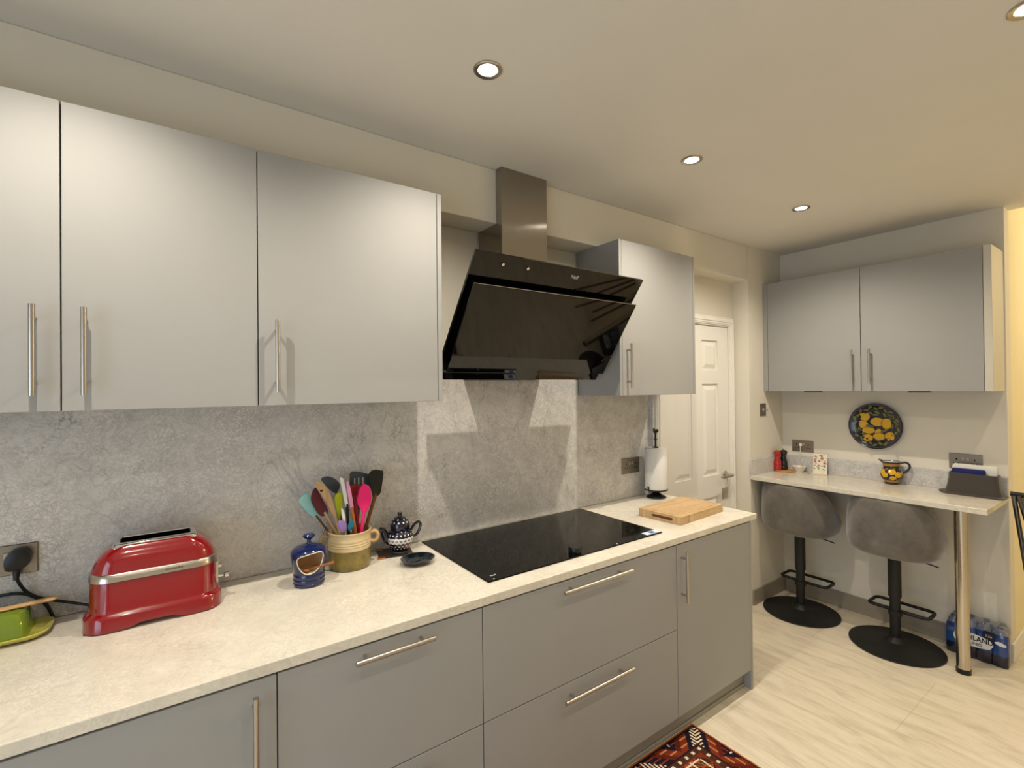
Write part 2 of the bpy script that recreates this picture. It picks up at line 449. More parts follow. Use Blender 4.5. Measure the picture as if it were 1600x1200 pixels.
wall_unit(-1.591, -.679, 'grey double-door wall cabinet above the toaster, left end of the row', [(-1.591, -1.135, -1.184), (-1.135, -.679, -1.087)], G)
wall_unit(-.679, -.036, 'grey single-door wall cabinet immediately left of the black extractor hood', [(-.679, -.055, -.628)], G, endR=True)
wall_unit(.976, 1.6255, 'grey single-door wall cabinet between the extractor hood and the white door', [(.995, 1.607, 1.031)], G, endL=True, endR=True)

# far wall cabinets
ax = 2.717
def alcove_unit(y0, y1, label, hy, filler=None, end=None):
    r = thing('wall_cabinet', label, 'cabinet', ((ax+X1)/2, (y0+y1)/2, 1.546), 'pair of grey wall cabinets over the breakfast bar')
    bm = B(); box(bm, ax+.022, X1-.0015, y1+.001, y0-.001, 1.547, 2.343); obj('body', bm, CARC, r, smooth=False)
    bm = B(); box(bm, ax+.001, ax+.020, y1+.0018, y0-.0018, 1.546, 2.344, .001, 1); f = obj('door', bm, DOORM, r, smooth=False)
    bar_handle(hy, ax+.001, 1.703, .222, True, f, axis='x')
    bm = B(); m_ = (y0+y1)/2+(.1 if hy < (y0+y1)/2 else -.1); box(bm, ax+.004, ax+.05, (y0+y1)/2-.05, (y0+y1)/2+.05, 1.5385, 1.546); obj('bottom_latch', bm, BLACK, r, smooth=False)
    if filler: bm = B(); box(bm, ax, ax+.02, filler[1], filler[0], 1.546, 2.344, .001, 1); obj('filler_panel', bm, SIDEM, r, smooth=False)
    if end: bm = B(); box(bm, ax, X1-.002, end[1], end[0], 1.546, 2.344, .001, 1); obj('end_panel', bm, ENDP, r, smooth=False)
    return r
alcove_unit(-.188, -.778, 'left of the two grey wall cabinets over the breakfast bar', -.734, filler=(-Bk-.001, -.1875))
alcove_unit(-.778, -1.354, 'right of the two grey wall cabinets over the breakfast bar, with pale end panel', -.831, end=(-1.3545, -1.388))

# ------------------------------------------------------------------ extractor hood
hx0, hx1 = .008, .938
hood = thing('extractor_hood', 'slanted black glass extractor hood with steel chimney above the hob', 'extractor hood', (.46,0,1.63))
bm = B(); box(bm, .327, .593, -.2, -.001, 2.0, H-.001, .002, 1)
# chimney sits in front of the bulkhead; its rear part stays below it
bm.free(); bm = B()
for f_ in (0,):
    prism(bm, [(-.2, 1.98), (-.0015, 1.98), (-.0015, ZS-.001), (-Bk-.001, ZS-.001), (-Bk-.001, H-.001), (-.2, H-.001)], 'x', .327, .593)
obj('chimney', bm, DUCT, hood, smooth=False)
def slab(bm, x0, x1, p0, p1, t, bev=.002):
    """panel between (y,z) points p0 (top) and p1 (bottom), thickness t behind"""
    d = Vector((p1[0]-p0[0], p1[1]-p0[1])).normalized(); n = Vector((-d.y, d.x))
    if n.x < 0: n = -n
    q = [p0, p1, (p1[0]+n.x*t, p1[1]+n.y*t), (p0[0]+n.x*t, p0[1]+n.y*t)]
    prism(bm, q, 'x', x0, x1, bev)
bm = B(); slab(bm, hx0, hx1, (-.500, 2.098), (-.216, 1.716), .012, .001)
obj('glass_panel', bm, BLKG, hood, smooth=False)
bm = B(); slab(bm, hx0+.012, hx1-.012, (-.466, 1.984), (-.240, 1.660), .006, .001)
ug = obj('front_flap', bm, BLKG, hood, smooth=False)
bm = B(); slab(bm, hx0+.012, hx1-.012, (-.4655, 1.9862), (-.4660, 1.9842), .006, 0); obj('flap_trim', bm, CHROME, hood, smooth=False)
bm = B()
prism(bm, [(-.40, 1.978), (-.222, 1.735), (-.222, 1.66), (-.243, 1.668), (-.452, 1.968), (-.43, 1.978)], 'x', hx0+.04, hx1-.06)  # recess behind flap
obj('housing', bm, BLKM, hood, smooth=False)
bm = B(); prism(bm, [(-.238, 1.668), (-.212, 1.629), (-.190, 1.629), (-.19, 1.70), (-.216, 1.716)], 'x', hx0, .902, .001); obj('lower_lip', bm, BLKG, hood, smooth=False)
bm = B(); prism(bm, [(-.002, 1.635), (-.195, 1.635), (-.2, 1.72), (-.40, 1.985), (-.002, 1.985)], 'x', .232, .70, .002)
obj('motor_box', bm, BLACK, hood, smooth=False)
Mh = lambda x, s: basis((x, -.500+.284*s-.0015, 2.098-.382*s-.001), (1,0,0), (0,-.284,.382))
LOGO = mat('white_print', (215,210,200), .5)
text('Neff', 'logo', LOGO, hood, Mh(.515, .085), .024, .0003)
for x in (.14, .26):
    M = Mh(x, .075); c = M @ Vector((0,0,0)); n = (M.to_3x3() @ Vector((0,0,1)))
    bm = B(); tube(bm, [c-n*.001, c+n*.004], .006, 18); obj('sensor', bm, CHROME, hood)
DIMP = mat('dim_print', (60,57,52), .5)
for k in range(6):
    M = Mh(.47+.03*k, .20); q = [M @ Vector(v) for v in ((-.003,-.001,.001), (.003,-.001,.001), (.003,.001,.001), (-.003,.001,.001))]
    bm = B(); bm.faces.new([bm.verts.new(v) for v in q]); obj('touch_mark', bm, DIMP, hood, smooth=False)

# ------------------------------------------------------------------ hob
hob = thing('induction_hob', 'wide black glass induction hob set in the worktop under the hood', 'hob', (.479,-.3,W))
bm = B(); box(bm, 0, .958, -.575, -.022, W+.0003, W+.005, .0015); obj('glass_top', bm, HOBG, hob, smooth=False)
bm = B(); lathe(bm, [(0,W+.005), (.026,W+.005), (.027,W+.008), (.027,W+.026), (.025,W+.030), (0,W+.030)], 36, .446, -.535); obj('control_knob', bm, BLACK, hob)
text('Neff', 'logo', LOGO, hob, basis((.045,-.535,W+.0052), (1,0,0), (0,1,0)), .014, .0002)
bm = B(); box(bm, .862, .955, -.566, -.532, W+.005, W+.0056); obj('energy_sticker', bm, mat('white_sticker', (225,232,240), .4), hob, smooth=False)
bm = B(); box(bm, .897, .93, -.562, -.536, W+.0056, W+.006); obj('sticker_patch', bm, mat('blue_print', (70,110,170), .4), hob, smooth=False)
for a in (.027, .66):
    bm = B(); box(bm, a, a+.006, -.568, -.562, W+.005, W+.0056); obj('mark', bm, LOGO, hob, smooth=False)

# ------------------------------------------------------------------ sockets and switch
def socket_plate(name, label, cx, cz, w, h, plane, double=True, plug=None):
    """plane: function (u, off, v) -> world point; u along the wall to the right, off out of the wall"""
    r = thing(name, label, 'switch' if 'switch' in name else 'socket', plane(cx, 0, cz), None)
    def wb(bm, u0, u1, o0, o1, v0, v1, bev=0):
        vs = []; p = [plane(u, o, v) for u in (u0, u1) for o in (o0, o1) for v in (v0, v1)]
        xs, ys, zs = zip(*p); box(bm, min(xs), max(xs), min(ys), max(ys), min(zs), max(zs), bev, 1)
    bm = B(); wb(bm, cx-w/2, cx+w/2, .0005, .006, cz-h/2, cz+h/2, .0015); obj('face_plate', bm, STEELD, r, smooth=False)
    if double:
        for s in (-1, 1):
            u = cx+s*w*.27
            bm = B(); wb(bm, u-.003, u+.003, .006, .0065, cz+.006, cz+.016)
            wb(bm, u-.013, u-.006, .006, .0065, cz-.016, cz-.010); wb(bm, u+.006, u+.013, .006, .0065, cz-.016, cz-.010)
            obj('pin_holes', bm, DARK, r, smooth=False)
            bm = B(); wb(bm, cx+s*w*.07-.006, cx+s*w*.07+.006, .006, .009, cz+.006, cz+.024, .001); obj('rocker', bm, STEEL, r, smooth=False)
    else:
        bm = B(); wb(bm, cx-.005, cx+.005, .006, .010, cz-.012, cz+.012, .001); obj('toggle', bm, CHROME, r, smooth=False)
        bm = B(); lathe(bm, [(0,0), (.007,0), (.006,.018), (0,.02)], 16)
        bmesh.ops.transform(bm, matrix=Matrix.Translation(plane(cx+.027, .006, cz)) @ Matrix.Rotation(PI/2, 4, 'X'), verts=bm.verts[:]); obj('knob', bm, CHROME, r)
    return r
PB = lambda u, o, v: (u, -o, v)
PBK = lambda u, o, v: (u, -Bk-o, v)
PR = lambda u, o, v: (X1-o, -u, v)
socket_plate('wall_socket', 'double steel socket on the splashback left of the paper towel roll', 1.403, 1.106, .158, .095, PB)
socket_plate('wall_socket', 'double steel socket with the toaster plug at the left edge', -1.309, 1.104, .158, .088, PB)
socket_plate('wall_socket', 'double steel socket with charging cable above the pepper mills', .300, 1.128, .150, .086, PR)
socket_plate('wall_socket', 'double steel socket partly hidden behind the dark fabric holder', 1.214, 1.120, .150, .092, PR)
socket_plate('light_switch', 'small steel dimmer switch on the wall beside the far cabinets', 2.695, 1.408, .082, .092, PBK, double=False)

# ------------------------------------------------------------------ downlights
def downlight(x, y, label, energy, col=(1,.905,.775), grp='recessed ceiling downlights'):
    r = thing('ceiling_downlight', label, 'ceiling light', (x, y, H), grp)
    bm = B(); lathe(bm, [(.030,H-.001), (.032,H-.004), (.043,H-.006), (.046,H-.0035), (.046,H-.0005), (.030,H-.0005)], 40, x, y)
    obj('bezel', bm, STEEL, r)
    bm = B(); lathe(bm, [(0,H-.003), (.029,H-.003), (.029,H-.0008), (0,H-.0008)], 32, x, y); obj('lamp_face', bm, LAMP, r)
    ld = bpy.data.lights.new('downlight_beam', 'SPOT'); ld.energy = energy; ld.color = col
    ld.spot_size = math.radians(SPOT); ld.spot_blend = BLEND; ld.shadow_soft_size = .012
    lo = bpy.data.objects.new('downlight_beam', ld); C.objects.link(lo); lo.parent = r; lo.location = (0,0,-.012)
    return r
SPOT, BLEND, EN = 143, .95, 84
rowA = [(-1.14, 'brushed steel ceiling downlight above the toaster end, outside the frame'), (-.078, 'lit ceiling downlight nearest the steel hood chimney, left in the row of three'),
        (1.0, 'lit ceiling downlight in the middle of the row of three'), (2.041, 'lit ceiling downlight nearest the far cabinets, right in the row of three')]
for x, lb in rowA: downlight(x, -.727, lb, EN)
rowB = [(-1.14, 'ceiling downlight behind the camera on the left'), (-.078, 'ceiling downlight of the second row near the camera'),
        (.99, 'lit ceiling downlight cut by the top right corner of the photo'), (2.04, 'ceiling downlight of the second row near the hall opening')]
for x, lb in rowB: downlight(x, -1.765, lb, EN*.28)
for x in (-1.14, 1.0): downlight(x, -2.9, 'ceiling downlight of the rear row '+('by the window' if x < 0 else 'by the hall'), EN*.3)
hl = bpy.data.lights.new('hall_lamp', 'POINT'); hl.energy = 60; hl.color = (1,.84,.58); hl.shadow_soft_size = .08
hp = thing('hall_pendant', 'round white pendant lamp in the hall beyond the kitchen', 'ceiling light', (4.1,-2.6,2.6))
bm = B(); lathe(bm, [(0,2.5), (.06,2.515), (.1,2.56), (.11,2.61), (.1,2.66), (.06,2.705), (.012,2.72), (.012,2.95), (0,2.95)], 32, 4.1, -2.6); obj('globe', bm, mat('opal_globe', (255,250,235), .4, emis=(1,.85,.6), estr=2.5), hp)
lo = bpy.data.objects.new('hall_lamp', hl); C.objects.link(lo); lo.location = (4.1,-2.6,2.4)

# ------------------------------------------------------------------ toaster
tx0, tx1, ty0, ty1 = -1.112, -.772, -.232, -.044
tcx, tcy = (tx0+tx1)/2, (ty0+ty1)/2
toaster = thing('toaster', 'glossy red long-slot toaster with a steel band beside the socket', 'toaster', (tcx, tcy, W))
def rring(bm, z, inx, iny, r, n=8, arch=0):
    pts = rrect(tcx, tcy, tx1-tx0-2*inx, ty1-ty0-2*iny, r, n); out = []
    for i, p in enumerate(pts):                       # extra points along the long straight sides
        out.append(p); q = pts[(i+1) % len(pts)]
        if abs(p[0]-q[0]) > .1: out += [(p[0]+(q[0]-p[0])*k/12, p[1]) for k in range(1, 12)]
    lift = lambda p: arch*max(0, min(1, (.060-abs(p[0]-tcx))/.012)) if arch else 0
    return [bm.verts.new((p[0], p[1], z+lift(p))) for p in out]
def loft(bm, rings, capb=True, capt=True):
    for a, b in zip(rings, rings[1:]):
        n = len(a)
        for i in range(n): bm.faces.new((a[i], a[(i+1) % n], b[(i+1) % n], b[i]))
    if capb: bm.faces.new(list(reversed(rings[0])))
    if capt: bm.faces.new(rings[-1])
bm = B(); rg = []
for z, ix, iy, r in ((-.0055,.004,.004,.055), (-.002,0,0,.058), (.036,.001,.001,.058), (.042,.008,.007,.055), (.046,.013,.011,.055), (.135,.015,.012,.055), (.158,.017,.014,.055),
                     (.178,.023,.017,.052), (.194,.032,.021,.047), (.208,.045,.027,.040), (.218,.060,.033,.032), (.224,.072,.038,.024), (.227,.084,.041,.016)):
    rg.append(rring(bm, W+.006+z, ix, iy, r, arch=.011 if z < 0 else 0))
loft(bm, rg); body = obj('body', bm, RED, toaster, angle=50)
bm = B(); loft(bm, [rring(bm, W+.139, .0135, .0105, .057), rring(bm, W+.140, .0115, .0085, .058), rring(bm, W+.160, .0135, .0105, .058), rring(bm, W+.162, .017, .013, .056)])
obj('steel_band', bm, mat('satin_band', (200,192,178), .25, 1), toaster, angle=50)
bm = B()
for a, b, z in ((.088,.040,.228), (.094,.042,.229)): pass
fr = [[bm.verts.new((p[0], p[1], z)) for p in rrect(tcx, tcy, 2*a, 2*b, .010, 4)] for a, b, z in ((.104,.054,W+.226), (.102,.052,W+.2355), (.098,.048,W+.2380), (.088,.035,W+.2375), (.087,.034,W+.2350))]
loft(bm, fr); obj('slot_frame', bm, CHROME, toaster, angle=50)
bm = B(); box(bm, tcx-.0865, tcx+.0865, tcy-.0335, tcy+.0335, W+.2346, W+.2358); obj('slot', bm, DARK, toaster, smooth=False)  # closed black box, painted as the shade inside the slot
for s in (-1, 1):
    bm = B(); box(bm, tcx+s*.115-.05, tcx+s*.115+.04, ty0+.03, ty1-.03, W, W+.0008); obj('foot', bm, BLACK, toaster, smooth=False)
bm = B(); box(bm, tx1-.016, tx1-.008, tcy-.03, tcy+.03, W+.06, W+.13, .002); obj('control_plate', bm, STEEL, toaster, smooth=False)
bm = B(); lathe(bm, [(0,0), (.006,0), (.005,.016), (.009,.02), (.009,.030), (0,.032)], 18)
bmesh.ops.transform(bm, matrix=Matrix.Translation((tx1-.009,tcy-.015,W+.078)) @ Matrix.Rotation(PI/2, 4, 'Y'), verts=bm.verts[:]); obj('lever_knob', bm, CHROME, toaster)
bm = B(); lathe(bm, [(0,0), (.008,0), (.007,.010), (0,.011)], 18)
bmesh.ops.transform(bm, matrix=Matrix.Translation((tx1-.009,tcy-.015,W+.112)) @ Matrix.Rotation(PI/2, 4, 'Y'), verts=bm.verts[:]); obj('button', bm, CHROME, toaster)
text('KitchenAid', 'logo', DARK, toaster, basis((tx1-.125,ty0+.0088,W+.150), (1,0,0), (0,0,1)), .0095, .0002)
CABLE = mat('black_rubber_cable', (12,12,12), .45)
bm = B(); tube(bm, bez([(-1.272,-.030,1.075), (-1.268,-.028,1.045), (-1.25,-.014,1.003), (-1.215,-.012,.975), (-1.17,-.02,.958), (-1.12,-.045,.945), (-1.09,-.07,.940)], 8), .0042, 10)
obj('power_cord', bm, CABLE, toaster)
bm = B(); prism(bm, smooth_outline([(-1.297,1.082), (-1.298,1.115), (-1.282,1.138), (-1.252,1.140), (-1.240,1.118), (-1.245,1.090), (-1.262,1.078), (-1.284,1.076)]), 'y', -.034, -.0065, .004)
tube(bm, [(-1.272,-.022,1.085), (-1.272,-.030,1.050)], [.010,.006], 12)
obj('plug', bm, BLACK, toaster)
bm = B(); tube(bm, bez([(-1.50,-.012,.94), (-1.40,-.012,.975), (-1.33,-.012,1.005), (-1.27,-.020,1.008), (-1.232,-.018,.985), (-1.210,-.014,.955), (-1.196,-.012,.9145)], 8), .0042, 10)
single('appliance_cord', bm, CABLE, 'loose black cord arching off the left edge behind the green butter dish', 'cord')

# ------------------------------------------------------------------ butter dish and neighbours
GRN = mat('green_glaze', (112,132,34), .12, coat=.6)
CREAMG = mat('olive_yellow_glaze', (188,180,80), .2, coat=.4)
butter = thing('butter_dish', 'green glazed butter dish at the left edge of the worktop', 'butter dish', (-1.30,-.09,W))
def obox(bm, cx, cy, levels, r, n=6):
    rings = []
    for z, w, d, rr in levels: rings.append([bm.verts.new((p[0], p[1], z)) for p in rrect(cx, cy, w, d, rr, n)])
    loft(bm, rings)
bm = B(); obox(bm, -1.31, -.094, [(W+.0005,.20,.10,.02), (W+.004,.215,.115,.03), (W+.012,.245,.140,.045), (W+.018,.252,.148,.05), (W+.020,.246,.142,.05), (W+.014,.22,.12,.04)], 0)
obj('dish', bm, CREAMG, butter)
bm = B(); obox(bm, -1.325, -.092, [(W+.0145,.195,.122,.022), (W+.03,.19,.117,.022), (W+.066,.180,.106,.022), (W+.077,.170,.096,.022), (W+.081,.15,.076,.02)], 0)
obj('lid', bm, GRN, butter)
bm = B(); pts = [(-1.42,-.135,.998), (-1.20,-.075,1.0005)]
tube(bm, [(-1.43,-.125,W+.0868), (-1.30,-.105,W+.0868), (-1.184,-.090,W+.0868), (-1.176,-.0888,W+.0868)], [.0045,.0055,.0055,.003], 12, flat=2.2)
single('butter_spreader', bm, wood('pale_beech', (196,160,112), (178,138,90), 10), 'flat pale wooden spreader lying across the green butter dish lid', 'spreader')
bm = B(); lathe(bm, [(0,W+.0005), (.03,W+.001), (.045,W+.012), (.046,W+.016), (.042,W+.0155), (.03,W+.007), (0,W+.005)], 36, -1.318, -.235)
single('small_saucer', bm, mat('white_ceramic', (232,226,212), .2, coat=.4), 'white saucer just entering at the left edge, before the green butter dish', 'saucer')

# ------------------------------------------------------------------ salt pig
BLUE = mat('blue_stoneware_glaze', (22,34,80), .14, coat=.6)
SPx, SPy = -.508, -.195
salt = thing('salt_pig', 'dark blue glazed salt pig with wide mouth left of the utensil crock', 'salt pig', (SPx, SPy, W))
sprof = [(.046,0), (.051,.003), (.052,.010), (.050,.013), (.052,.017), (.052,.024), (.050,.027), (.052,.031), (.052,.038), (.050,.042), (.051,.05), (.054,.065), (.058,.085), (.061,.105), (.060,.117), (.054,.126), (.038,.134), (.018,.139), (.010,.141)]
def srad(z):
    for (r0, z0), (r1, z1) in zip(sprof, sprof[1:]):
        if z0 <= z <= z1: return r0+(r1-r0)*(z-z0)/(z1-z0+1e-9)
    return 0
def mouth_outline():
    raw = [(-.043,.098), (-.036,.110), (-.005,.119), (.030,.121), (.042,.115), (.042,.095), (.034,.070), (.015,.052), (-.008,.046), (-.026,.056), (-.038,.075)]
    return smooth_outline(raw, 2)
vdir = (Vector((-.898,-2.0,0))-Vector((SPx,SPy,0))).normalized(); vdir = (vdir*.75+Vector((.05,-.5,0))*.5).normalized()
sdir = Vector((-vdir.y, vdir.x, 0)); 
if sdir.x < 0: sdir = -sdir
def lathed_obj(prof, cap0=True):
    bm = B(); lathe(bm, [(0,prof[0][1])]+prof+[(0,prof[-1][1])], 64); bmesh.ops.recalc_face_normals(bm, faces=bm.faces[:])
    me = bpy.data.meshes.new('tmp'); bm.to_mesh(me); bm.free(); o = bpy.data.objects.new('tmp', me); C.objects.link(o); return o
outer = lathed_obj([(r, z) for r, z in sprof]); inner = lathed_obj([(max(r-.0045,.004), z+(.006 if z < .01 else -.0005)) for r, z in sprof if z < .137 and not 0 < z < .010])
bm = B(); mo = mouth_outline()
for s in (0,): pass
A_ = [bm.verts.new(sdir*u+Vector((0,0,v))+vdir*.012) for u, v in mo]; B_ = [bm.verts.new(sdir*u+Vector((0,0,v))+vdir*.12) for u, v in mo]
bm.faces.new(A_); bm.faces.new(list(reversed(B_)))
for i in range(len(mo)): bm.faces.new((A_[i], B_[i], B_[(i+1) % len(mo)], A_[(i+1) % len(mo)]))
bmesh.ops.recalc_face_normals(bm, faces=bm.faces[:])
me = bpy.data.meshes.new('tmp'); bm.to_mesh(me); bm.free(); cut = bpy.data.objects.new('tmp', me); C.objects.link(cut)
for q in (inner, cut):
    md = outer.modifiers.new('b', 'BOOLEAN'); md.operation = 'DIFFERENCE'; md.solver = 'EXACT'; md.object = q
bpy.context.view_layer.update()
me = bpy.data.meshes.new_from_object(outer.evaluated_get(bpy.context.evaluated_depsgraph_get()))
for q in (outer, inner, cut): bpy.data.objects.remove(q)
bm = B(); bm.from_mesh(me); 
INN = mat('lit_brown_unglazed_lining', (226,190,144), .5)  # brown lightened to stand for light entering the mouth
for f in bm.faces:
    c = f.calc_center_median(); rr = math.hypot(c.x, c.y); n = f.normal
    f.material_index = 1 if rr < srad(min(max(c.z,.001),.139))-.003 and .004 < c.z < .136 else 0
bmesh.ops.translate(bm, verts=bm.verts[:], vec=(SPx,SPy,W+.0005))
obj('body', bm, [BLUE, INN], salt, recalc=False, angle=40)
rim = []
for u, v in mo:
    r = srad(v); dpt = math.sqrt(max(r*r-u*u, 1e-5)); p = sdir*u+vdir*dpt*.985; rim.append((SPx+p.x, SPy+p.y, W+.0005+v))
bm = B(); tube(bm, rim, .0017, 8, closed=True); obj('rim', bm, mat('cream_glaze_edge', (222,210,190), .3), salt)
bm = B(); lathe(bm, [(0,W+.138), (.012,W+.138), (.007,W+.146), (.007,W+.156), (.018,W+.163), (.021,W+.168), (.016,W+.174), (0,W+.176)], 32, SPx, SPy); obj('knob', bm, BLUE, salt)
bm = B(); lathe(bm, [(0,W+.006), (.044,W+.006), (.044,W+.046), (.03,W+.052), (0,W+.050)], 32, SPx, SPy)
single('sea_salt', bm, mat('coarse_salt', (214,200,176), .8), 'coarse salt filling the inside of the blue salt pig', 'salt', kind='stuff')
sp0 = Vector((SPx,SPy,0))+vdir*.030+sdir*(-.01)+Vector((0,0,W+.058)); sp1 = Vector((SPx,SPy,0))+vdir*.06+sdir*.075+Vector((0,0,W+.080))
sp = thing('salt_spoon', 'small wooden spoon sticking out of the blue salt pig', 'spoon', tuple(sp0))
WOODO = wood('olive_wood', (176,112,52), (140,82,34), 9)
bm = B(); tube(bm, [sp0, sp0.lerp(sp1,.5), sp1], [.0035,.0035,.0048], 10); obj('handle', bm, WOODO, sp)
bm = B(); bmesh.ops.create_uvsphere(bm, u_segments=16, v_segments=10, radius=.013, matrix=Matrix.Translation(sp0) @ Matrix.Scale(.5, 4, (0,0,1))); obj('bowl', bm, WOODO, sp)

# ------------------------------------------------------------------ utensil crock
cx_, cy_ = -.340, -.108
crock = thing('utensil_crock', 'two-tone stoneware crock, cream above olive, full of kitchen utensils', 'crock', (cx_, cy_, W))
CRM = mat('cream_stoneware', (208,186,142), .3, coat=.3); OLV = mat('olive_stoneware', (132,112,48), .35, coat=.3)
def olv():
    t = NT(OLV); n = t.noise(t.coord(), 30, 5, .7); t.base(t.ramp(n.outputs['Fac'], [(.3, lin((104,88,38))), (.7, lin((150,130,62)))]))
olv()
bm = B(); pr = [(0,0), (.074,0), (.077,.004), (.078,.03), (.078,.072), (.079,.0735), (.0795,.076), (.078,.086), (.0795,.089), (.078,.094), (.0795,.098), (.078,.103), (.0795,.107), (.078,.113), (.076,.125), (.079,.134), (.081,.138), (.080,.141), (.075,.140), (.072,.134), (.072,.008), (0,.008)]
lathe(bm, [(r, W+.0005+z) for r, z in pr], 56, cx_, cy_, mi=lambda a, b: 1 if (b[1] <= W+.0005+.074 and a[0] > .0725) or a[1] < W+.003 else 0)
obj('pot', bm, [CRM, OLV], crock)
for s in (-1, 1):
    a = math.radians(-14 if s > 0 else 180-14); dx, dy = math.cos(a), math.sin(a)
    bm = B(); tube(bm, bez([(cx_+dx*r, cy_+dy*r, W+z) for r, z in ((.074,.118), (.094,.124), (.106,.110), (.102,.092), (.088,.086), (.074,.092))], 6), .0075, 12, flat=1.3)
    obj('handle', bm, mat('tan_stoneware', (190,156,108), .35, coat=.3), crock)

BEECH = wood('beech_handle', (196,164,122), (176,140,98), 10, 'z'); ORNG = wood('orange_wood', (190,118,52), (166,96,40), 10, 'z'); BRN = wood('brown_wood', (128,78,44), (98,58,32), 10, 'z')
def pm(n, c, r=.35): return mat(n, c, r)
UT = {
'teal':(-.085,[(-0.523, 1.181), (-0.498, 1.206), (-0.48, 1.203), (-0.467, 1.156), (-0.439, 1.103), (-0.478, 1.119)],[(-0.452, 1.108), (-0.412, 1.045)]),
'maroon':(-.115,[(-0.483, 1.197), (-0.475, 1.222), (-0.464, 1.23), (-0.446, 1.192), (-0.416, 1.128), (-0.442, 1.115), (-0.458, 1.129), (-0.473, 1.158), (-0.482, 1.178)],[(-0.43, 1.123), (-0.391, 1.048)]),
'wood':(-.127,[(-0.473, 1.257), (-0.448, 1.251), (-0.43, 1.23), (-0.409, 1.179), (-0.393, 1.104), (-0.4, 1.098), (-0.43, 1.17), (-0.459, 1.22), (-0.468, 1.235)],[(-0.396, 1.102), (-0.384, 1.049)]),
'grey':(-.070,[(-0.438, 1.25), (-0.424, 1.258), (-0.403, 1.257), (-0.379, 1.243), (-0.364, 1.221), (-0.369, 1.199), (-0.386, 1.187), (-0.408, 1.209), (-0.427, 1.234)],[(-0.379, 1.191), (-0.356, 1.037)]),
'lime':(-.118,[(-0.401, 1.187), (-0.382, 1.204), (-0.37, 1.195), (-0.367, 1.162), (-0.378, 1.1), (-0.387, 1.097), (-0.396, 1.147)],[(-0.382, 1.101), (-0.376, 1.051)]),
'white':(-.129,[(-0.383, 1.259), (-0.37, 1.257), (-0.36, 1.222), (-0.349, 1.142), (-0.361, 1.14), (-0.375, 1.219)],[(-0.355, 1.142), (-0.35, 1.046)]),
'pink':(-.137,[(-0.36, 1.24), (-0.352, 1.244), (-0.343, 1.211), (-0.331, 1.13), (-0.344, 1.13), (-0.355, 1.198)],[(-0.338, 1.13), (-0.326, 1.041)]),
'turner':(-.066,[(-0.326, 1.259), (-0.315, 1.266), (-0.292, 1.263), (-0.248, 1.247), (-0.243, 1.208), (-0.254, 1.165), (-0.318, 1.172), (-0.325, 1.22)],[(-0.288, 1.17), (-0.299, 1.025)]),
'red':(-.092,[(-0.334, 1.221), (-0.291, 1.216), (-0.294, 1.187), (-0.307, 1.158), (-0.324, 1.163), (-0.329, 1.191)],[(-0.314, 1.164), (-0.303, 1.031)]),
'scoop':(-.150,[(-0.324, 1.167), (-0.315, 1.207), (-0.299, 1.23), (-0.273, 1.214), (-0.268, 1.163), (-0.279, 1.13), (-0.291, 1.117), (-0.306, 1.125), (-0.318, 1.144)],[(-0.296, 1.123), (-0.307, 1.043)]),
'black':(-.100,[(-0.263, 1.251), (-0.25, 1.266), (-0.229, 1.269), (-0.198, 1.26), (-0.212, 1.17), (-0.243, 1.151), (-0.253, 1.198)],[(-0.236, 1.16), (-0.278, 1.031)]),
'swhite':(-.143,[(-0.383, 1.147), (-0.377, 1.145), (-0.369, 1.128), (-0.365, 1.091), (-0.376, 1.09)],[(-0.371, 1.095), (-0.366, 1.04)]),
'purple':(-.154,[(-0.4, 1.103), (-0.367, 1.098), (-0.364, 1.066), (-0.375, 1.056), (-0.391, 1.061)],[(-0.379, 1.061), (-0.377, 1.046)]),
'stea':(-.160,[(-0.363, 1.077), (-0.354, 1.097), (-0.342, 1.098), (-0.337, 1.082), (-0.345, 1.064), (-0.359, 1.054)],[(-0.352, 1.06), (-0.345, 1.042)]),
}
spec = [('teal','silicone_spatula','pale turquoise spatula leaning out on the far left of the crock',(150,206,196),BRN,.004,.004),
('maroon','silicone_spatula','dark maroon wide spatula with pale wooden handle in the crock',(82,14,28),BEECH,.008,.0065),
('wood','wooden_spatula','pointed wooden spatula with a small hole, left side of the crock',None,BEECH,.006,.005),
('grey','serving_spoon','slate grey spoon head rising behind the wooden spatula',(62,72,80),'s',.008,.005),
('lime','silicone_spatula','lime green spatula in the middle of the crock',(166,172,20),'s',.008,.005),
('white','silicone_spatula','narrow white spatula with dark handle standing upright',(222,220,216),BLACK,.007,.0055),
('pink','silicone_spatula','narrow pale pink spatula with orange wooden handle',(232,150,190),ORNG,.007,.006),
('turner','slotted_turner','slate grey slotted turner behind the red and hot pink tools',(58,68,76),'s',.004,.006),
('red','silicone_spatula','dark red spatula half hidden behind the hot pink one',(140,18,34),'s',.008,.008),
('scoop','spoon_spatula','hot pink spoon spatula at the front right of the crock',(226,26,108),'s',.009,.0065),
('black','silicone_spatula','black square-tipped spatula with brown handle, rightmost and tallest',(18,18,18),BRN,.008,.007),
('swhite','small_spatula','tiny white spatula between the lime and dark handled ones',(226,224,214),'s',.005,.003),
('purple','pastry_brush','small lilac brush head just above the crock rim',(140,112,170),STEEL,.010,.004),
('stea','measuring_spoon','small dark teal oval spoon just above the crock rim',(14,104,128),CHROME,.008,.0035)]
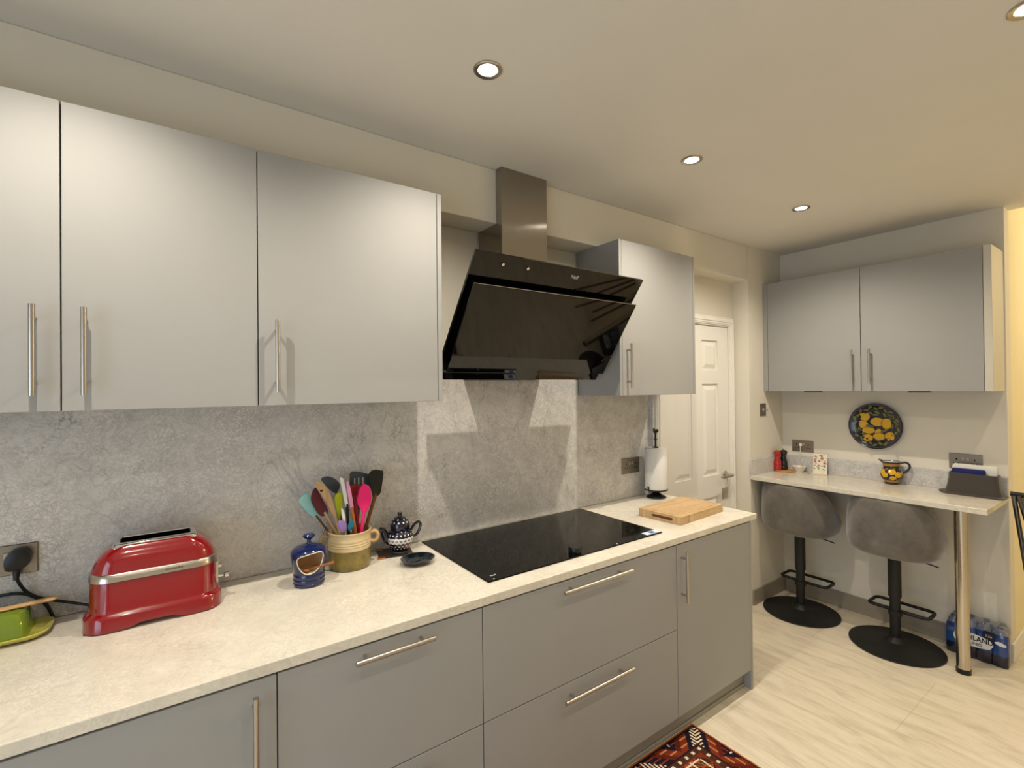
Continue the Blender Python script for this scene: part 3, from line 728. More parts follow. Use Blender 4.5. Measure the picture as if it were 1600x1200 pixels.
for i, (k, nm, lb, col, hm, th, hr) in enumerate(spec):
    y, o, h = UT[k]
    cm = mat(k+'_silicone', col, .38) if col else BEECH
    r = thing(nm, lb, 'kitchen utensil', (h[1][0], y, W+.012), 'kitchen utensils standing in the crock')
    bm = B(); prism(bm, smooth_outline(o, 1) if k in ('black','teal','wood','white','scoop','pink') else smooth_outline(o, 2), 'y', y-th/2, y+th/2, min(.0015, th/3))
    if k == 'turner':
        bm.free(); bm = B()
        # blade with three open slots, built from strips
        zs0, zs1 = 1.190, 1.238
        prism(bm, [(-.326,1.238), (-.325,1.258), (-.316,1.266), (-.292,1.263), (-.248,1.247), (-.243,1.238)], 'y', y-th/2, y+th/2)
        prism(bm, [(-.320,1.190), (-.318,1.168), (-.300,1.160), (-.270,1.160), (-.252,1.168), (-.245,1.190)], 'y', y-th/2, y+th/2)
        for a, b in ((-.326,-.309), (-.303,-.2935), (-.287,-.2765), (-.270,-.243)): prism(bm, [(a,zs0), (b,zs0), (b,zs1), (a,zs1)], 'y', y-th/2, y+th/2)
    if k in ('wood',):
        box(bm, -.4535, -.4445, y-th/2-.0003, y-th/2+.001, 1.214, 1.220, mi=1)
    head = obj('head', bm, [cm, DARK] if k == 'wood' else cm, r, angle=50)
    hm = cm if hm == 's' else hm
    a = Vector((h[0][0], y, h[0][1])); m_ = Vector((h[1][0], y, h[1][1])); m_.y = y
    d = (m_-a); 
    # carry on to the crock floor, kept inside its wall
    t = (W+.014-a.z)/min(d.z, -.03); e = a+d*t; e.z = W+.014
    off = Vector((e.x-cx_, 0)); e.y = cy_+(y-cy_)*.5
    lim = .052*(.35+.65*((i*37) % 14)/14)
    v = Vector((e.x-cx_, e.y-cy_)); 
    if v.length > lim: v = v.normalized()*lim; e.x, e.y = cx_+v.x, cy_+v.y
    bm = B(); tube(bm, [a+(a-m_).normalized()*.012, m_, e], [hr, hr, hr*.8], 12); obj('handle', bm, hm, r)
rod = thing('steel_skewer', 'thin steel rod with black tip leaning on the splashback behind the crock', 'skewer', (-.452,-.03,W))
bm = B(); tube(bm, [(-.400,-.012,1.075), (-.433,-.028,.985)], .0028, 8); obj('shaft', bm, CHROME, rod)
bm = B(); tube(bm, [(-.432,-.0275,.988), (-.458,-.042,W+.003)], [.004,.003], 8); obj('tip', bm, BLACK, rod)

# ------------------------------------------------------------------ decal helper for glazed pottery
def surf_blob(bm, prof, cx, cy, th, z, w, h, mi, rot=0, lump=0, seed=0, n=14, lift=.0006):
    def rad(zz):
        for (r0, z0), (r1, z1) in zip(prof, prof[1:]):
            if min(z0,z1) <= zz <= max(z0,z1) and abs(z1-z0) > 1e-6: return r0+(r1-r0)*(zz-z0)/(z1-z0)
        return prof[0][0]
    R = rad(z); rg = random.Random(seed); ph = rg.random()*6
    rings = [[], []]
    for j, s in enumerate((.5, 1)):
        for k in range(n):
            a = 2*PI*k/n; q = 1+lump*math.sin(3*a+ph)
            u, v = w/2*s*q*math.cos(a), h/2*s*q*math.sin(a)
            u, v = u*math.cos(rot)-v*math.sin(rot), u*math.sin(rot)+v*math.cos(rot)
            zz = z+v; rr = rad(zz)+lift; t = th+u/R
            rings[j].append(bm.verts.new((cx+rr*math.cos(t), cy+rr*math.sin(t), zz)))
    c = bm.verts.new((cx+(R+lift)*math.cos(th), cy+(R+lift)*math.sin(th), z))
    for k in range(n):
        f = bm.faces.new((c, rings[0][k], rings[0][(k+1) % n])); f.material_index = mi
        f = bm.faces.new((rings[0][k], rings[1][k], rings[1][(k+1) % n], rings[0][(k+1) % n])); f.material_index = mi

# ------------------------------------------------------------------ polka dot teapot, coaster, spoon rest
NAVY = mat('navy_glaze', (10,12,36), .1, coat=.8); DOTW = mat('white_glaze', (222,220,214), .15, coat=.8)
px_, py_ = -.124, -.082
z0 = W+.0065
pot = thing('teapot', 'small navy and white polka dot teapot on the coaster beside the hob', 'teapot', (px_, py_, z0))
tp = [(0,0), (.030,0), (.033,.003), (.036,.010), (.046,.024), (.0535,.040), (.056,.052), (.055,.064), (.050,.078), (.043,.088), (.037,.092), (.036,.0935)]
tpw = [(r, z0+z) for r, z in tp]
bm = B(); lathe(bm, tpw+[(0,z0+.0935)], 56, px_, py_, mi=lambda a, b: 1 if (z0+.038 < (a[1]+b[1])/2 < z0+.068) or b[1] < z0+.006 else 0)
for zz, nn, ww, of in ((.020,20,.0062,0), (.030,20,.0066,.5), (.0745,20,.0068,0)):
    for k in range(nn): surf_blob(bm, tpw, px_, py_, 2*PI*(k+of)/nn, z0+zz, ww, ww, 1, n=10)
for k in range(20):
    surf_blob(bm, tpw, px_, py_, 2*PI*k/20, z0+.053, .010, .0075, 0, n=10); surf_blob(bm, tpw, px_, py_, 2*PI*k/20, z0+.053, .0035, .003, 1, n=8, lift=.001)
    surf_blob(bm, tpw, px_, py_, 2*PI*(k+.5)/20, z0+.0395, .012, .008, 0, n=10); surf_blob(bm, tpw, px_, py_, 2*PI*(k+.5)/20, z0+.0665, .012, .008, 0, n=10)
obj('body', bm, [NAVY, DOTW], pot, recalc=False)
lp = [(.040,.0915), (.041,.094), (.041,.108), (.039,.118), (.032,.131), (.022,.139), (.012,.142), (.009,.144), (.0085,.150), (.011,.156), (.010,.160), (0,.161)]
lpw = [(r, z0+z) for r, z in lp]
bm = B(); lathe(bm, lpw, 48, px_, py_)
for k in range(12): surf_blob(bm, lpw, px_, py_, 2*PI*k/12, z0+.123, .0075, .007, 1, n=10)
for k in range(7): surf_blob(bm, lpw, px_, py_, 2*PI*(k+.5)/7, z0+.1345, .006, .006, 1, n=10)
obj('lid', bm, [NAVY, DOTW], pot, recalc=False)
ca, sa = math.cos(math.radians(170)), math.sin(math.radians(170))
bm = B(); sppts = bez([(px_+ca*r, py_+sa*r, z0+z) for r, z in ((.030,.045), (.054,.058), (.064,.078), (.072,.094), (.086,.098))], 6); nq = len(sppts)
tube(bm, sppts, [.026-.0165*(i/(nq-1))**.6 for i in range(nq)], 16)
obj('spout', bm, NAVY, pot)
ca, sa = math.cos(math.radians(-8)), math.sin(math.radians(-8))
bm = B(); hp_ = bez([(px_+ca*r, py_+sa*r, z0+z) for r, z in ((.046,.080), (.060,.100), (.078,.110), (.088,.100), (.083,.078), (.070,.058), (.052,.050))], 6)
tube(bm, hp_, .0055, 12, flat=1.3); obj('handle', bm, NAVY, pot)
coaster = thing('coaster', 'dark glass coaster with copper corner feet under the polka dot teapot', 'coaster', (-.146,-.075,W))
Mx = Matrix.Translation((-.146,-.078,0)) @ Matrix.Rotation(math.radians(-14), 4, 'Z')
bm = B(); box(bm, -.068, .068, -.056, .056, W+.003, W+.006, .001); bmesh.ops.transform(bm, matrix=Mx, verts=bm.verts[:]); obj('plate', bm, mat('smoked_glass', (46,40,38), .08), coaster, smooth=False)
COP = mat('copper', (208,140,100), .3, 1)
for a, b in ((-1,-1), (1,-1), (1,1), (-1,1)):
    bm = B(); box(bm, a*.058-.014, a*.058+.014, b*.048-.0115, b*.048+.0115, W+.0003, W+.0068, .002); bmesh.ops.transform(bm, matrix=Mx, verts=bm.verts[:]); obj('corner_foot', bm, COP, coaster, smooth=False)
bm = B(); n = 48; rings = []
for r, z in ((0,.0012), (.035,.0012), (.048,.006), (.060,.019), (.0625,.0215), (.061,.022), (.0575,.020), (.046,.009), (.034,.0055), (0,.005)):
    if r == 0: rings.append([bm.verts.new((-.1165,-.243,W+z))]); continue
    ring = []
    for k in range(n):
        a = 2*PI*k/n; q = 1-.09*math.exp(-((((a-math.radians(262)+PI) % (2*PI))-PI)/.22)**2)
        ring.append(bm.verts.new((-.1165+r*q*1.08*math.cos(a), -.243+r*q*.98*math.sin(a), W+z)))
    rings.append(ring)
for A, Bn in zip(rings, rings[1:]):
    for k in range(n):
        k2 = (k+1) % n
        if len(A) == 1: bm.faces.new((A[0], Bn[k2], Bn[k]))
        elif len(Bn) == 1: bm.faces.new((A[k], A[k2], Bn[0]))
        else: bm.faces.new((A[k], A[k2], Bn[k2], Bn[k]))
single('spoon_rest', bm, mat('midnight_blue_glaze', (14,24,34), .08, coat=.8), 'small round dark blue glazed spoon rest in front of the teapot', 'spoon rest', angle=60)

# ------------------------------------------------------------------ paper towel holder, chopping board
tx, ty = 1.558, -.128
tx, ty = 1.525, -.097
holder = thing('paper_towel_holder', 'black cast iron paper towel holder with a bird finial at the worktop end', 'paper towel holder', (tx, ty, W))
bm = B(); lathe(bm, [(0,W+.0005), (.058,W+.0005), (.060,W+.004), (.054,W+.010), (.030,W+.020), (.018,W+.032), (.020,W+.042), (.069,W+.047), (.070,W+.052), (.060,W+.054), (.012,W+.054), (0,W+.054)], 44, tx, ty)
tube(bm, [(tx-.072,ty-.0,W+.048), (tx-.075,ty,W+.075)], .005, 10); obj('base', bm, BLKM, holder)
bm = B(); tube(bm, [(tx,ty,W+.05), (tx,ty,W+.385)], .006, 14); lathe(bm, [(0,W+.306), (.018,W+.307), (.018,W+.311), (0,W+.312)], 24, tx, ty); lathe(bm, [(0,W+.352), (.008,W+.353), (.011,W+.357), (.008,W+.361), (0,W+.362)], 20, tx, ty); obj('pole', bm, BLKM, holder)
bm = B()
tube(bm, bez([(tx-.014,ty+.004,W+.418), (tx-.012,ty+.003,W+.408), (tx-.004,ty,W+.398), (tx+.006,ty,W+.396), (tx+.015,ty-.004,W+.404), (tx+.013,ty-.003,W+.414)], 4), [.004]*3+[.0055]*3+[.007]*3+[.008]*3+[.0085]*3+[.008]*3+[.008]*3, 12) if False else None
bmesh.ops.create_uvsphere(bm, u_segments=16, v_segments=10, radius=.0105, matrix=Matrix.Translation((tx+.013,ty,W+.408)))
bmesh.ops.create_uvsphere(bm, u_segments=14, v_segments=8, radius=.0065, matrix=Matrix.Translation((tx-.013,ty,W+.419)))
tube(bm, bez([(tx-.013,ty,W+.419), (tx-.012,ty,W+.405), (tx-.002,ty,W+.394), (tx+.012,ty,W+.402)], 5), .006, 12)
tube(bm, [(tx,ty,W+.384), (tx,ty,W+.398)], .007, 12); tube(bm, [(tx-.014,ty,W+.420), (tx-.022,ty,W+.424)], [.003,.001], 8)
obj('finial', bm, BLKM, holder)
bm = B(); lathe(bm, [(.020,W+.0545), (.066,W+.0545), (.067,W+.057), (.067,W+.302), (.066,W+.304), (.020,W+.304), (.020,W+.0545)], 56, tx, ty)
PAP = mat('white_paper_towel', (226,224,218), .9, spec=.1)
def pap():
    t = NT(PAP); vo = t.n('ShaderNodeTexVoronoi'); vo.inputs['Scale'].default_value = 90; t.l(t.coord(), vo.inputs['Vector']); t.bump(vo.outputs['Distance'], .35, .002)
pap()
single('paper_towel_roll', bm, PAP, 'white paper towel roll standing on the black holder', 'paper towel roll')

def board_material():
    m = mat('end_grain_bamboo', (200,150,88), .45, spec=.35); t = NT(m)
    v = t.coord((1,1,1)); br = t.n('ShaderNodeTexBrick'); br.offset = .5
    for k, x in (('Scale',1), ('Mortar Size',.0008), ('Brick Width',.16), ('Row Height',.022)): br.inputs[k].default_value = x
    br.inputs['Color1'].default_value = (*lin((206,176,130)),1); br.inputs['Color2'].default_value = (*lin((182,148,102)),1); br.inputs['Mortar'].default_value = (*lin((160,124,82)),1)
    t.l(v, br.inputs['Vector']); n = t.noise(t.coord((1,14,4)), 18, 4)
    t.base(t.mix(.35, br.outputs['Color'], t.ramp(n.outputs['Fac'], [(.3, lin((176,138,92))), (.7, lin((216,186,142)))]), 'MIX')); return m
BRD = board_material()
board = thing('chopping_board', 'thick bamboo chopping board with juice groove at the end of the worktop', 'chopping board', (1.322,-.420,W))
Mb = Matrix.Translation((1.322,-.420,W)) @ Matrix.Rotation(math.radians(3.5), 4, 'Z')
bm = B(); bw_, bd_, bt = .205, .124, .040
# outer block with a sunk groove ring
lv = [(bw_, bd_, .001), (bw_, bd_, bt), (bw_-.016, bd_-.016, bt), (bw_-.019, bd_-.019, bt-.003), (bw_-.026, bd_-.026, bt-.003), (bw_-.029, bd_-.029, bt)]
rings = [[bm.verts.new((p[0], p[1], z)) for p in rrect(0, 0, 2*a, 2*b, .006, 3)] for a, b, z in lv]
loft(bm, rings); bmesh.ops.transform(bm, matrix=Mb, verts=bm.verts[:]); obj('block', bm, BRD, board, smooth=False)
bm = B(); pts = rrect(-.02, .021, .125, .013, .0062, 6)
prism(bm, [(p[0]*.95, p[1]) for p in pts], 'x', -bw_-.0004, -bw_+.004)
bmesh.ops.transform(bm, matrix=Mb, verts=bm.verts[:]); obj('grip_slot', bm, mat('grip_recess_shade', (92,56,28), .7), board, smooth=False)  # raised insert, its dark brown stands for shade in a cut recess

# ------------------------------------------------------------------ bar stools
VEL = mat('grey_velvet', (104,98,90), .85, spec=.15, sheen=.6)
def vel():
    t = NT(VEL); n = t.noise(t.coord(), 7, 5, .65); t.base(t.ramp(n.outputs['Fac'], [(.3, lin((86,81,75))), (.7, lin((118,112,103)))]))
    n2 = t.noise(t.coord(), 300, 2); t.bump(n2.outputs['Fac'], .2, .001)
vel()
def make_stool(cx, cy, label, rot=0):
    r = thing('bar_stool', label, 'bar stool', (cx, cy, 0), 'pair of grey velvet bar stools')
    inv = Matrix.Translation((cx, cy, 0)) @ Matrix.Rotation(rot, 4, 'Z')
    def put(name, bm, m, par=r, **kw): bmesh.ops.transform(bm, matrix=inv, verts=bm.verts[:]); return obj(name, bm, m, par, **kw)
    # shell: back faces -x
    N = 72; rings_o, rings_i = [], []
    def plan(a, s):                                   # superellipse plan; a = 0 is the back (-x)
        c, sn = math.cos(a), math.sin(a); e = 2/2.5
        return (-.205*s*math.copysign(abs(c)**e, c)+.01, .237*s*math.copysign(abs(sn)**e, sn))
    def rim(a):
        d = abs(math.degrees(math.atan2(math.sin(a), math.cos(a))))
        if d < 45: return .905-.006*(d/45)**2
        if d > 128: return .640
        t = (d-45)/(128-45); t = t*t*(3-2*t); return .899+(.640-.899)*t
    outer = [(.10,.556), (.66,.558), (.86,.572), (.96,.600), (1.0,.650)]
    bm = B(); R = []
    for s, z in outer: R.append([bm.verts.new((*plan(2*PI*k/N, s), z if z < .63 else min(z, rim(2*PI*k/N)-.01))) for k in range(N)])
    for f in (.35, .7, .93):
        R.append([bm.verts.new((*plan(2*PI*k/N, 1.0+.012*math.sin(f*3)-.05*f*max(0, (rim(2*PI*k/N)-.64)/.26)), (lambda h: min(.66, h-.01)+(h-.012-min(.66, h-.01))*f)(rim(2*PI*k/N)))) for k in range(N)])
    def tilt(k, s, dz): 
        h = rim(2*PI*k/N); return (*plan(2*PI*k/N, s-.05*max(0, (h-.64)/.26)), h+dz)
    R.append([bm.verts.new(tilt(k, .985, -.003)) for k in range(N)])
    R.append([bm.verts.new(tilt(k, .955, 0)) for k in range(N)])
    R.append([bm.verts.new(tilt(k, .90, -.003)) for k in range(N)])
    R.append([bm.verts.new(tilt(k, .865, -.014)) for k in range(N)])
    for f in (.4, .75, 1):
        R.append([bm.verts.new((*plan(2*PI*k/N, .865-.05*f), (lambda h: (h-.014)+(.632-(h-.014))*f)(rim(2*PI*k/N)))) for k in range(N)])
    loft(bm, R, True, True)
    put('seat_shell', bm, VEL, angle=60)
    bm = B(); Q = []
    for s, z in ((.80,.630), (.815,.642), (.80,.655), (.72,.664), (.45,.668), (.1,.669)):
        Q.append([bm.verts.new((*plan(2*PI*k/N, s), z)) for k in range(N)])
    loft(bm, Q, True, True); put('cushion', bm, VEL, angle=60)
    bm = B(); tube(bm, [(0,0,.30), (0,0,.556)], .033, 30); put('upper_column', bm, BLKM)
    bm = B(); tube(bm, [(0,0,.05), (0,0,.31)], .027, 30); put('lower_column', bm, BLKM)
    bm = B(); tube(bm, [(0,0,.545), (0,0,.557)], .06, 30); put('swivel_plate', bm, BLKM)
    bm = B(); lathe(bm, [(0,.0005), (.231,.0005), (.235,.004), (.234,.010), (.20,.014), (.10,.022), (.055,.034), (.040,.052), (.036,.064), (0,.064)], 64); put('base', bm, BLKM)
    bm = B(); lp_ = rrect(.105, 0, .145, .30, .03, 5)
    tube(bm, [(p[0], p[1], .205) for p in lp_], .0095, 12, closed=True)
    tube(bm, [(0,0,.19), (0,0,.22)], .034, 24); put('footrest', bm, BLKM)
    bm = B(); tube(bm, [(.03,-.03,.548), (.07,-.16,.52), (.078,-.19,.512)], .004, 8); put('height_lever', bm, BLKM)
    return r
make_stool(2.69, -.405, 'grey velvet bar stool at the left of the breakfast bar, next to the worktop end')
make_stool(2.68, -.948, 'grey velvet bar stool at the right of the breakfast bar, beside the steel leg')

# ------------------------------------------------------------------ water bottle pack
wp = thing('water_bottle_pack', 'shrink-wrapped blue pack of spring water bottles on the floor behind the steel leg', 'water bottles', (2.92,-1.275,0))
wx0, wx1, wy_0, wy_1 = 2.862, 2.982, -1.402, -1.138
def film_material():
    m = mat('printed_blue_film', (30,80,150), .12, coat=.6); t = NT(m)
    c = t.n('ShaderNodeTexCoord'); sp_ = t.n('ShaderNodeSeparateXYZ'); t.l(c.outputs['Object'], sp_.inputs[0])
    n = t.noise(c.outputs['Object'], 14, 3); ad = t.n('ShaderNodeMath', operation='MULTIPLY_ADD'); t.l(n.outputs['Fac'], ad.inputs[0]); ad.inputs[1].default_value = .07; t.l(sp_.outputs['Z'], ad.inputs[2])
    t.base(t.ramp(ad.outputs[0], [(.0, lin((14,16,34))), (.098, lin((22,24,48))), (.108, lin((34,72,132))), (.20, lin((24,58,120))), (.24, lin((14,26,62)))])); return m
FILM = film_material()
bm = B(); rings = []
ny = 4; 
def scallop(inset, z):
    pts = []; L = wy_1-wy_0; r = L/ny/2
    for side in (0, 1):
        for i in range(ny):
            for k in range(7):
                a = PI*k/6
                if side == 0: pts.append((wx0+inset+.010*(1-math.sin(a)), wy_0+inset+(L-2*inset)*(i+(1-math.cos(a))/2)/ny, z))
                else: pts.append((wx1-inset-.010*(1-math.sin(a)), wy_1-inset-(L-2*inset)*(i+(1-math.cos(a))/2)/ny, z))
    return [bm.verts.new(p) for p in pts]
for ins, z in ((.004,.001), (.001,.006), (0,.05), (0,.12), (.002,.165), (.006,.178)): rings.append(scallop(ins, z))
loft(bm, rings, True, True); obj('shrink_film', bm, FILM, wp, angle=50)
CLR = mat('clear_plastic', (96,108,134), .08, spec=.8, coat=1)
CAPM = mat('dark_blue_cap', (22,26,60), .3)
for i in range(ny):
    for j in (0, 1):
        x, y = wx0+.031+.058*j, wy_0+.033+.066*i
        bm = B(); lathe(bm, [(.028,.1785), (.028,.188), (.022,.200), (.014,.208), (0,.208)], 24, x, y); bt_ = obj('bottle', bm, CLR, wp)
        bm = B(); lathe(bm, [(.0135,.206), (.0135,.216), (.012,.218), (0,.218)], 20, x, y); obj('cap', bm, CAPM, bt_)
TFM = mat('clear_wrap_film', (150,156,170), .12, spec=.9, coat=1); TFM.node_tree.nodes['Principled BSDF'].inputs['Alpha'].default_value = .38
bm = B(); rings = []
for ins, z in ((.0055,.1785), (.010,.198), (.018,.214), (.026,.2215)):
    rg_ = scallop(ins, z)
    for k_, v_ in enumerate(rg_):
        if z > .19: v_.co.z += .004*math.sin((v_.co.y-wy_0)/.066*2*PI-PI/2)
    rings.append(rg_)
loft(bm, rings, False, True); obj('wrap_top', bm, TFM, wp, angle=50)
MT = lambda y, z: basis((wx0-.0012, y, z), (0,-1,0), (0,0,1))
LAB = mat('white_label_print', (226,226,220), .4)
bm = B(); M = MT(-1.258, .110); pr_ = smooth_outline([(-.085,.0), (-.075,.026), (0,.034), (.07,.024), (.088,.0), (.07,-.026), (0,-.032), (-.075,-.026)], 1)
bm.faces.new([bm.verts.new(M @ Vector((p[0]*1.0, p[1]*1.15, .0004))) for p in pr_])
Mc = MT(-1.373, .130); bm.faces.new([bm.verts.new(Mc @ Vector((p[0], p[1], .0004))) for p in smooth_outline([(-.028,.004), (-.012,.014), (.006,.012), (.026,.002), (.018,-.010), (-.010,-.008)], 2)])
obj('label_print', bm, LAB, wp, smooth=False)
text('HIGHLAND', 'label_text', mat('navy_print', (16,20,50), .4), wp, MT(-1.262, .122) @ Matrix.Translation((0,0,.0008)), .040, .0002, bold=.001, sx=.80)
text('SPRING', 'label_text', mat('navy_print_small', (16,20,50), .4), wp, MT(-1.255, .092) @ Matrix.Translation((0,0,.0008)), .026, .0002, bold=.0004)
text('12x', 'label_text', LAB, wp, MT(-1.325, .158) @ Matrix.Translation((0,0,.0008)), .020, .0002)
bm = B(); M = MT(-1.325, .165); bm.faces.new([bm.verts.new(M @ Vector((a, b, .0003))) for a, b in ((-.022,-.03), (.022,-.03), (.022,.02), (-.022,.02))]); obj('label_panel', bm, mat('dark_panel_print', (14,16,34), .3), wp, smooth=False)

# ------------------------------------------------------------------ items on the breakfast bar
def mill(x, y, m, label):
    r = thing('pepper_mill', label, 'pepper mill', (x, y, K+.0105), 'pair of wooden mills on the round board')
    z = K+.0105
    bm = B(); lathe(bm, [(0,z), (.027,z), (.028,z+.004), (.028,z+.030), (.0265,z+.033), (.028,z+.036), (.027,z+.055), (.022,z+.078), (.018,z+.095), (.018,z+.104), (.020,z+.112), (0,z+.112)], 36, x, y); obj('body', bm, m, r)
    bm = B(); lathe(bm, [(0,z+.1125), (.021,z+.1125), (.025,z+.120), (.026,z+.130), (.022,z+.141), (.012,z+.147), (0,z+.148)], 36, x, y); obj('head', bm, m, r)
    bm = B(); lathe(bm, [(0,z+.147), (.006,z+.148), (.007,z+.154), (.004,z+.160), (0,z+.161)], 20, x, y); obj('knob', bm, CHROME, r)
mill(2.835, -.190, mat('red_lacquer', (170,30,26), .2, coat=.5), 'red lacquered pepper mill on the round wooden board')
mill(2.893, -.207, mat('black_lacquer', (14,14,16), .2, coat=.5), 'black lacquered mill just behind the red one')
bm = B(); lathe(bm, [(0,K+.0005), (.066,K+.0005), (.068,K+.003), (.068,K+.008), (.066,K+.010), (0,K+.010)], 44, 2.866, -.226)
single('round_wooden_board', bm, wood('honey_wood', (206,152,86), (184,126,64), 8), 'small round honey-coloured wooden board under the two mills', 'board')
bm = B(); lathe(bm, [(0,K+.0005), (.028,K+.0005), (.030,K+.004), (.048,K+.036), (.052,K+.042), (.049,K+.042), (.030,K+.010), (0,K+.007)], 44, 2.928, -.300)
single('small_bowl', bm, mat('cream_bowl_glaze', (232,224,208), .25, coat=.4), 'small cream bowl right of the mills below the charging cable', 'bowl')
chg = thing('charging_cable', 'thin white charging cable hanging from the socket into the small bowl', 'cable', (2.98,-.29,1.14))
bm = B(); tube(bm, bez([(2.978,-.293,1.137), (2.968,-.294,1.11), (2.966,-.298,1.05), (2.950,-.318,1.0), (2.935,-.330,.965), (2.930,-.335,.951)], 6), .0022, 8); obj('cord', bm, mat('white_cord', (220,214,200), .5), chg)
bm = B(); box(bm, 2.972, 2.990, -.302, -.284, 1.128, 1.146, .002); obj('charger_plug', bm, mat('white_plastic', (236,230,216), .4), chg, smooth=False)
# patterned card on stand
card = thing('patterned_card', 'cream card with small red and green floral print propped upright on the bar', 'card', (2.935,-.455,K))
th = math.radians(-22); Mc = Matrix.Translation((2.912,-.450,K+.001)) @ Matrix.Rotation(math.radians(14), 4, 'Z') @ Matrix.Rotation(math.radians(14), 4, 'Y')
bm = B(); box(bm, -.003, .003, -.044, .044, .012, .150, .001, 1)
cols = [mat('card_cream', (232,222,196), .6), mat('card_red', (196,70,64), .6), mat('card_green', (96,128,104), .6), mat('card_blue', (120,160,170), .6)]
rg = random.Random(3)
for i in range(46):
    u, v = rg.uniform(-.038,.038), rg.uniform(.035,.142); s = rg.uniform(.003,.0075); ci = rg.choice((1,1,2,2,3))
    a0 = rg.random()*PI; pts = [(u+s*math.cos(a0+2*PI*k/8), v+s*(.55 if ci > 1 else 1)*math.sin(a0+2*PI*k/8)) for k in range(8)]
    f = bm.faces.new([bm.verts.new((-.0034-.00002*i, p[0], p[1])) for p in pts]); f.material_index = ci
bmesh.ops.transform(bm, matrix=Mc, verts=bm.verts[:]); obj('panel', bm, cols, card, smooth=False)
bm = B(); box(bm, -.018, .004, -.046, .046, 0, .014, .002, 1); bmesh.ops.transform(bm, matrix=Matrix.Translation((2.912,-.450,K+.0005)) @ Matrix.Rotation(math.radians(14), 4, 'Z'), verts=bm.verts[:]); obj('ledge', bm, cols[0], card, smooth=False)
bm = B(); prism(bm, [(0,.002), (.055,.002), (.03,.09)], 'y', -.040, -.036); bmesh.ops.transform(bm, matrix=Matrix.Translation((2.917,-.450,K)) @ Matrix.Rotation(math.radians(14), 4, 'Z'), verts=bm.verts[:]); obj('back_strut', bm, BLACK, card, smooth=False)
bm = B(); lathe(bm, [(.006,K+.001), (.008,K+.003), (.008,K+.007), (.006,K+.009), (.004,K+.006), (.006,K+.001)], 18, 2.885, -.385); lathe(bm, [(0,K+.001), (.005,K+.001), (.005,K+.014), (0,K+.016)], 12, 2.90, -.372)
single('small_trinkets', bm, mat('glassy_trinket', (200,190,170), .1, metal=.6), 'tiny shiny trinket lying on the bar left of the patterned card', 'trinket')

YEL = mat('lemon_glaze', (218,168,26), .2, coat=.5); LEAF = mat('olive_leaf_glaze', (108,110,58), .25, coat=.5); INK = mat('dark_ink_glaze', (22,18,26), .2, coat=.5); OCH = mat('ochre_glaze', (178,120,40), .25, coat=.5)
# plate on wall: built around local origin then turned to face -x
def wall_plate():
    r = thing('decorative_plate', 'round dark rimmed plate painted with yellow lemons, hung above the bar', 'plate', (X1,-.766,1.307))
    bm = B(); prof = [(0,.010), (.105,.010), (.125,.014), (.150,.024), (.154,.026), (.1545,.024), (.152,.020), (.126,.008), (.10,.003), (.06,.002), (0,.002)]
    lathe(bm, prof, 64, mi=lambda a, b: 0)
    def zf(rr):
        pts = [(0,.010), (.105,.010), (.125,.014), (.150,.024)]
        for (r0, z0_), (r1, z1_) in zip(pts, pts[1:]):
            if r0 <= rr <= r1: return z0_+(z1_-z0_)*(rr-r0)/(r1-r0)
        return .024
    lay = [0]
    def blob(x, y, w, h, mi, rot=0, lump=.06, n=22):
        lay[0] += 1; lf = .0004+lay[0]*.00001; ring = []; ph = rg.random()*6
        for k in range(n):
            a = 2*PI*k/n; q = 1+lump*math.sin(5*a+ph)
            u, v = w/2*q*math.cos(a), h/2*q*math.sin(a); u, v = u*math.cos(rot)-v*math.sin(rot), u*math.sin(rot)+v*math.cos(rot)
            ring.append((x+u, y+v))
        inner = [(x+(p[0]-x)*.5, y+(p[1]-y)*.5) for p in ring]
        V = lambda p: bm.verts.new((p[0], p[1], zf(math.hypot(*p))+lf))
        c = V((x, y)); a_ = [V(p) for p in inner]; b_ = [V(p) for p in ring]
        for k in range(n):
            f = bm.faces.new((c, a_[k], a_[(k+1) % n])); f.material_index = mi
            f = bm.faces.new((a_[k], b_[k], b_[(k+1) % n], a_[(k+1) % n])); f.material_index = mi
    for k in range(26):
        a = 2*PI*k/26+.1; rr = .128 if k % 2 else .118
        blob(rr*math.cos(a), rr*math.sin(a), .030, .015, 2, a+PI/2+(.5 if k % 2 else -.5), .05, 12)
    for k in range(13): 
        a = 2*PI*k/13; blob(.092*math.cos(a), .092*math.sin(a), .034, .016, 2, a+1.2, .05, 12)
    for x, y, w, h in ((-.062,.062,.055,.055), (.012,.028,.074,.052), (.062,.018,.050,.066), (-.075,.008,.062,.046), (-.040,-.032,.068,.040), (-.044,-.082,.052,.044), (.018,-.052,.040,.060), (.020,-.070,.064,.040), (.082,-.066,.056,.054)):
        blob(x, y, w*1.1+.006, h*1.1+.006, 1, 0, .02); blob(x, y, w*1.1, h*1.1, 3, 0, .025)
    for x, y, ro in ((-.03,-.003,-.2), (.05,-.030,.5), (.0,.075,.0), (-.10,-.03,1.2), (.08,.075,-.6), (.11,.03,1.9)): blob(x, y, .052, .018, 1, ro, .03); blob(x, y, .044, .012, 2, ro, .03)
    M = basis((X1-.001, -.766, 1.307), (0,-1,0), (0,0,1)); bmesh.ops.transform(bm, matrix=M, verts=bm.verts[:])
    obj('dish', bm, [INK, INK, LEAF, YEL], r, recalc=False, angle=50)
    bm = B(); lathe(bm, [(.1405,.0205), (.1425,.0222), (.1445,.0222), (.1465,.0232)], 64); bmesh.ops.transform(bm, matrix=M @ Matrix.Translation((0,0,.0006)), verts=bm.verts[:])
    obj('rim_line', bm, mat('blue_grey_line', (74,70,96), .25), r, recalc=False)
wall_plate()
jx, jy = 2.925, -.868
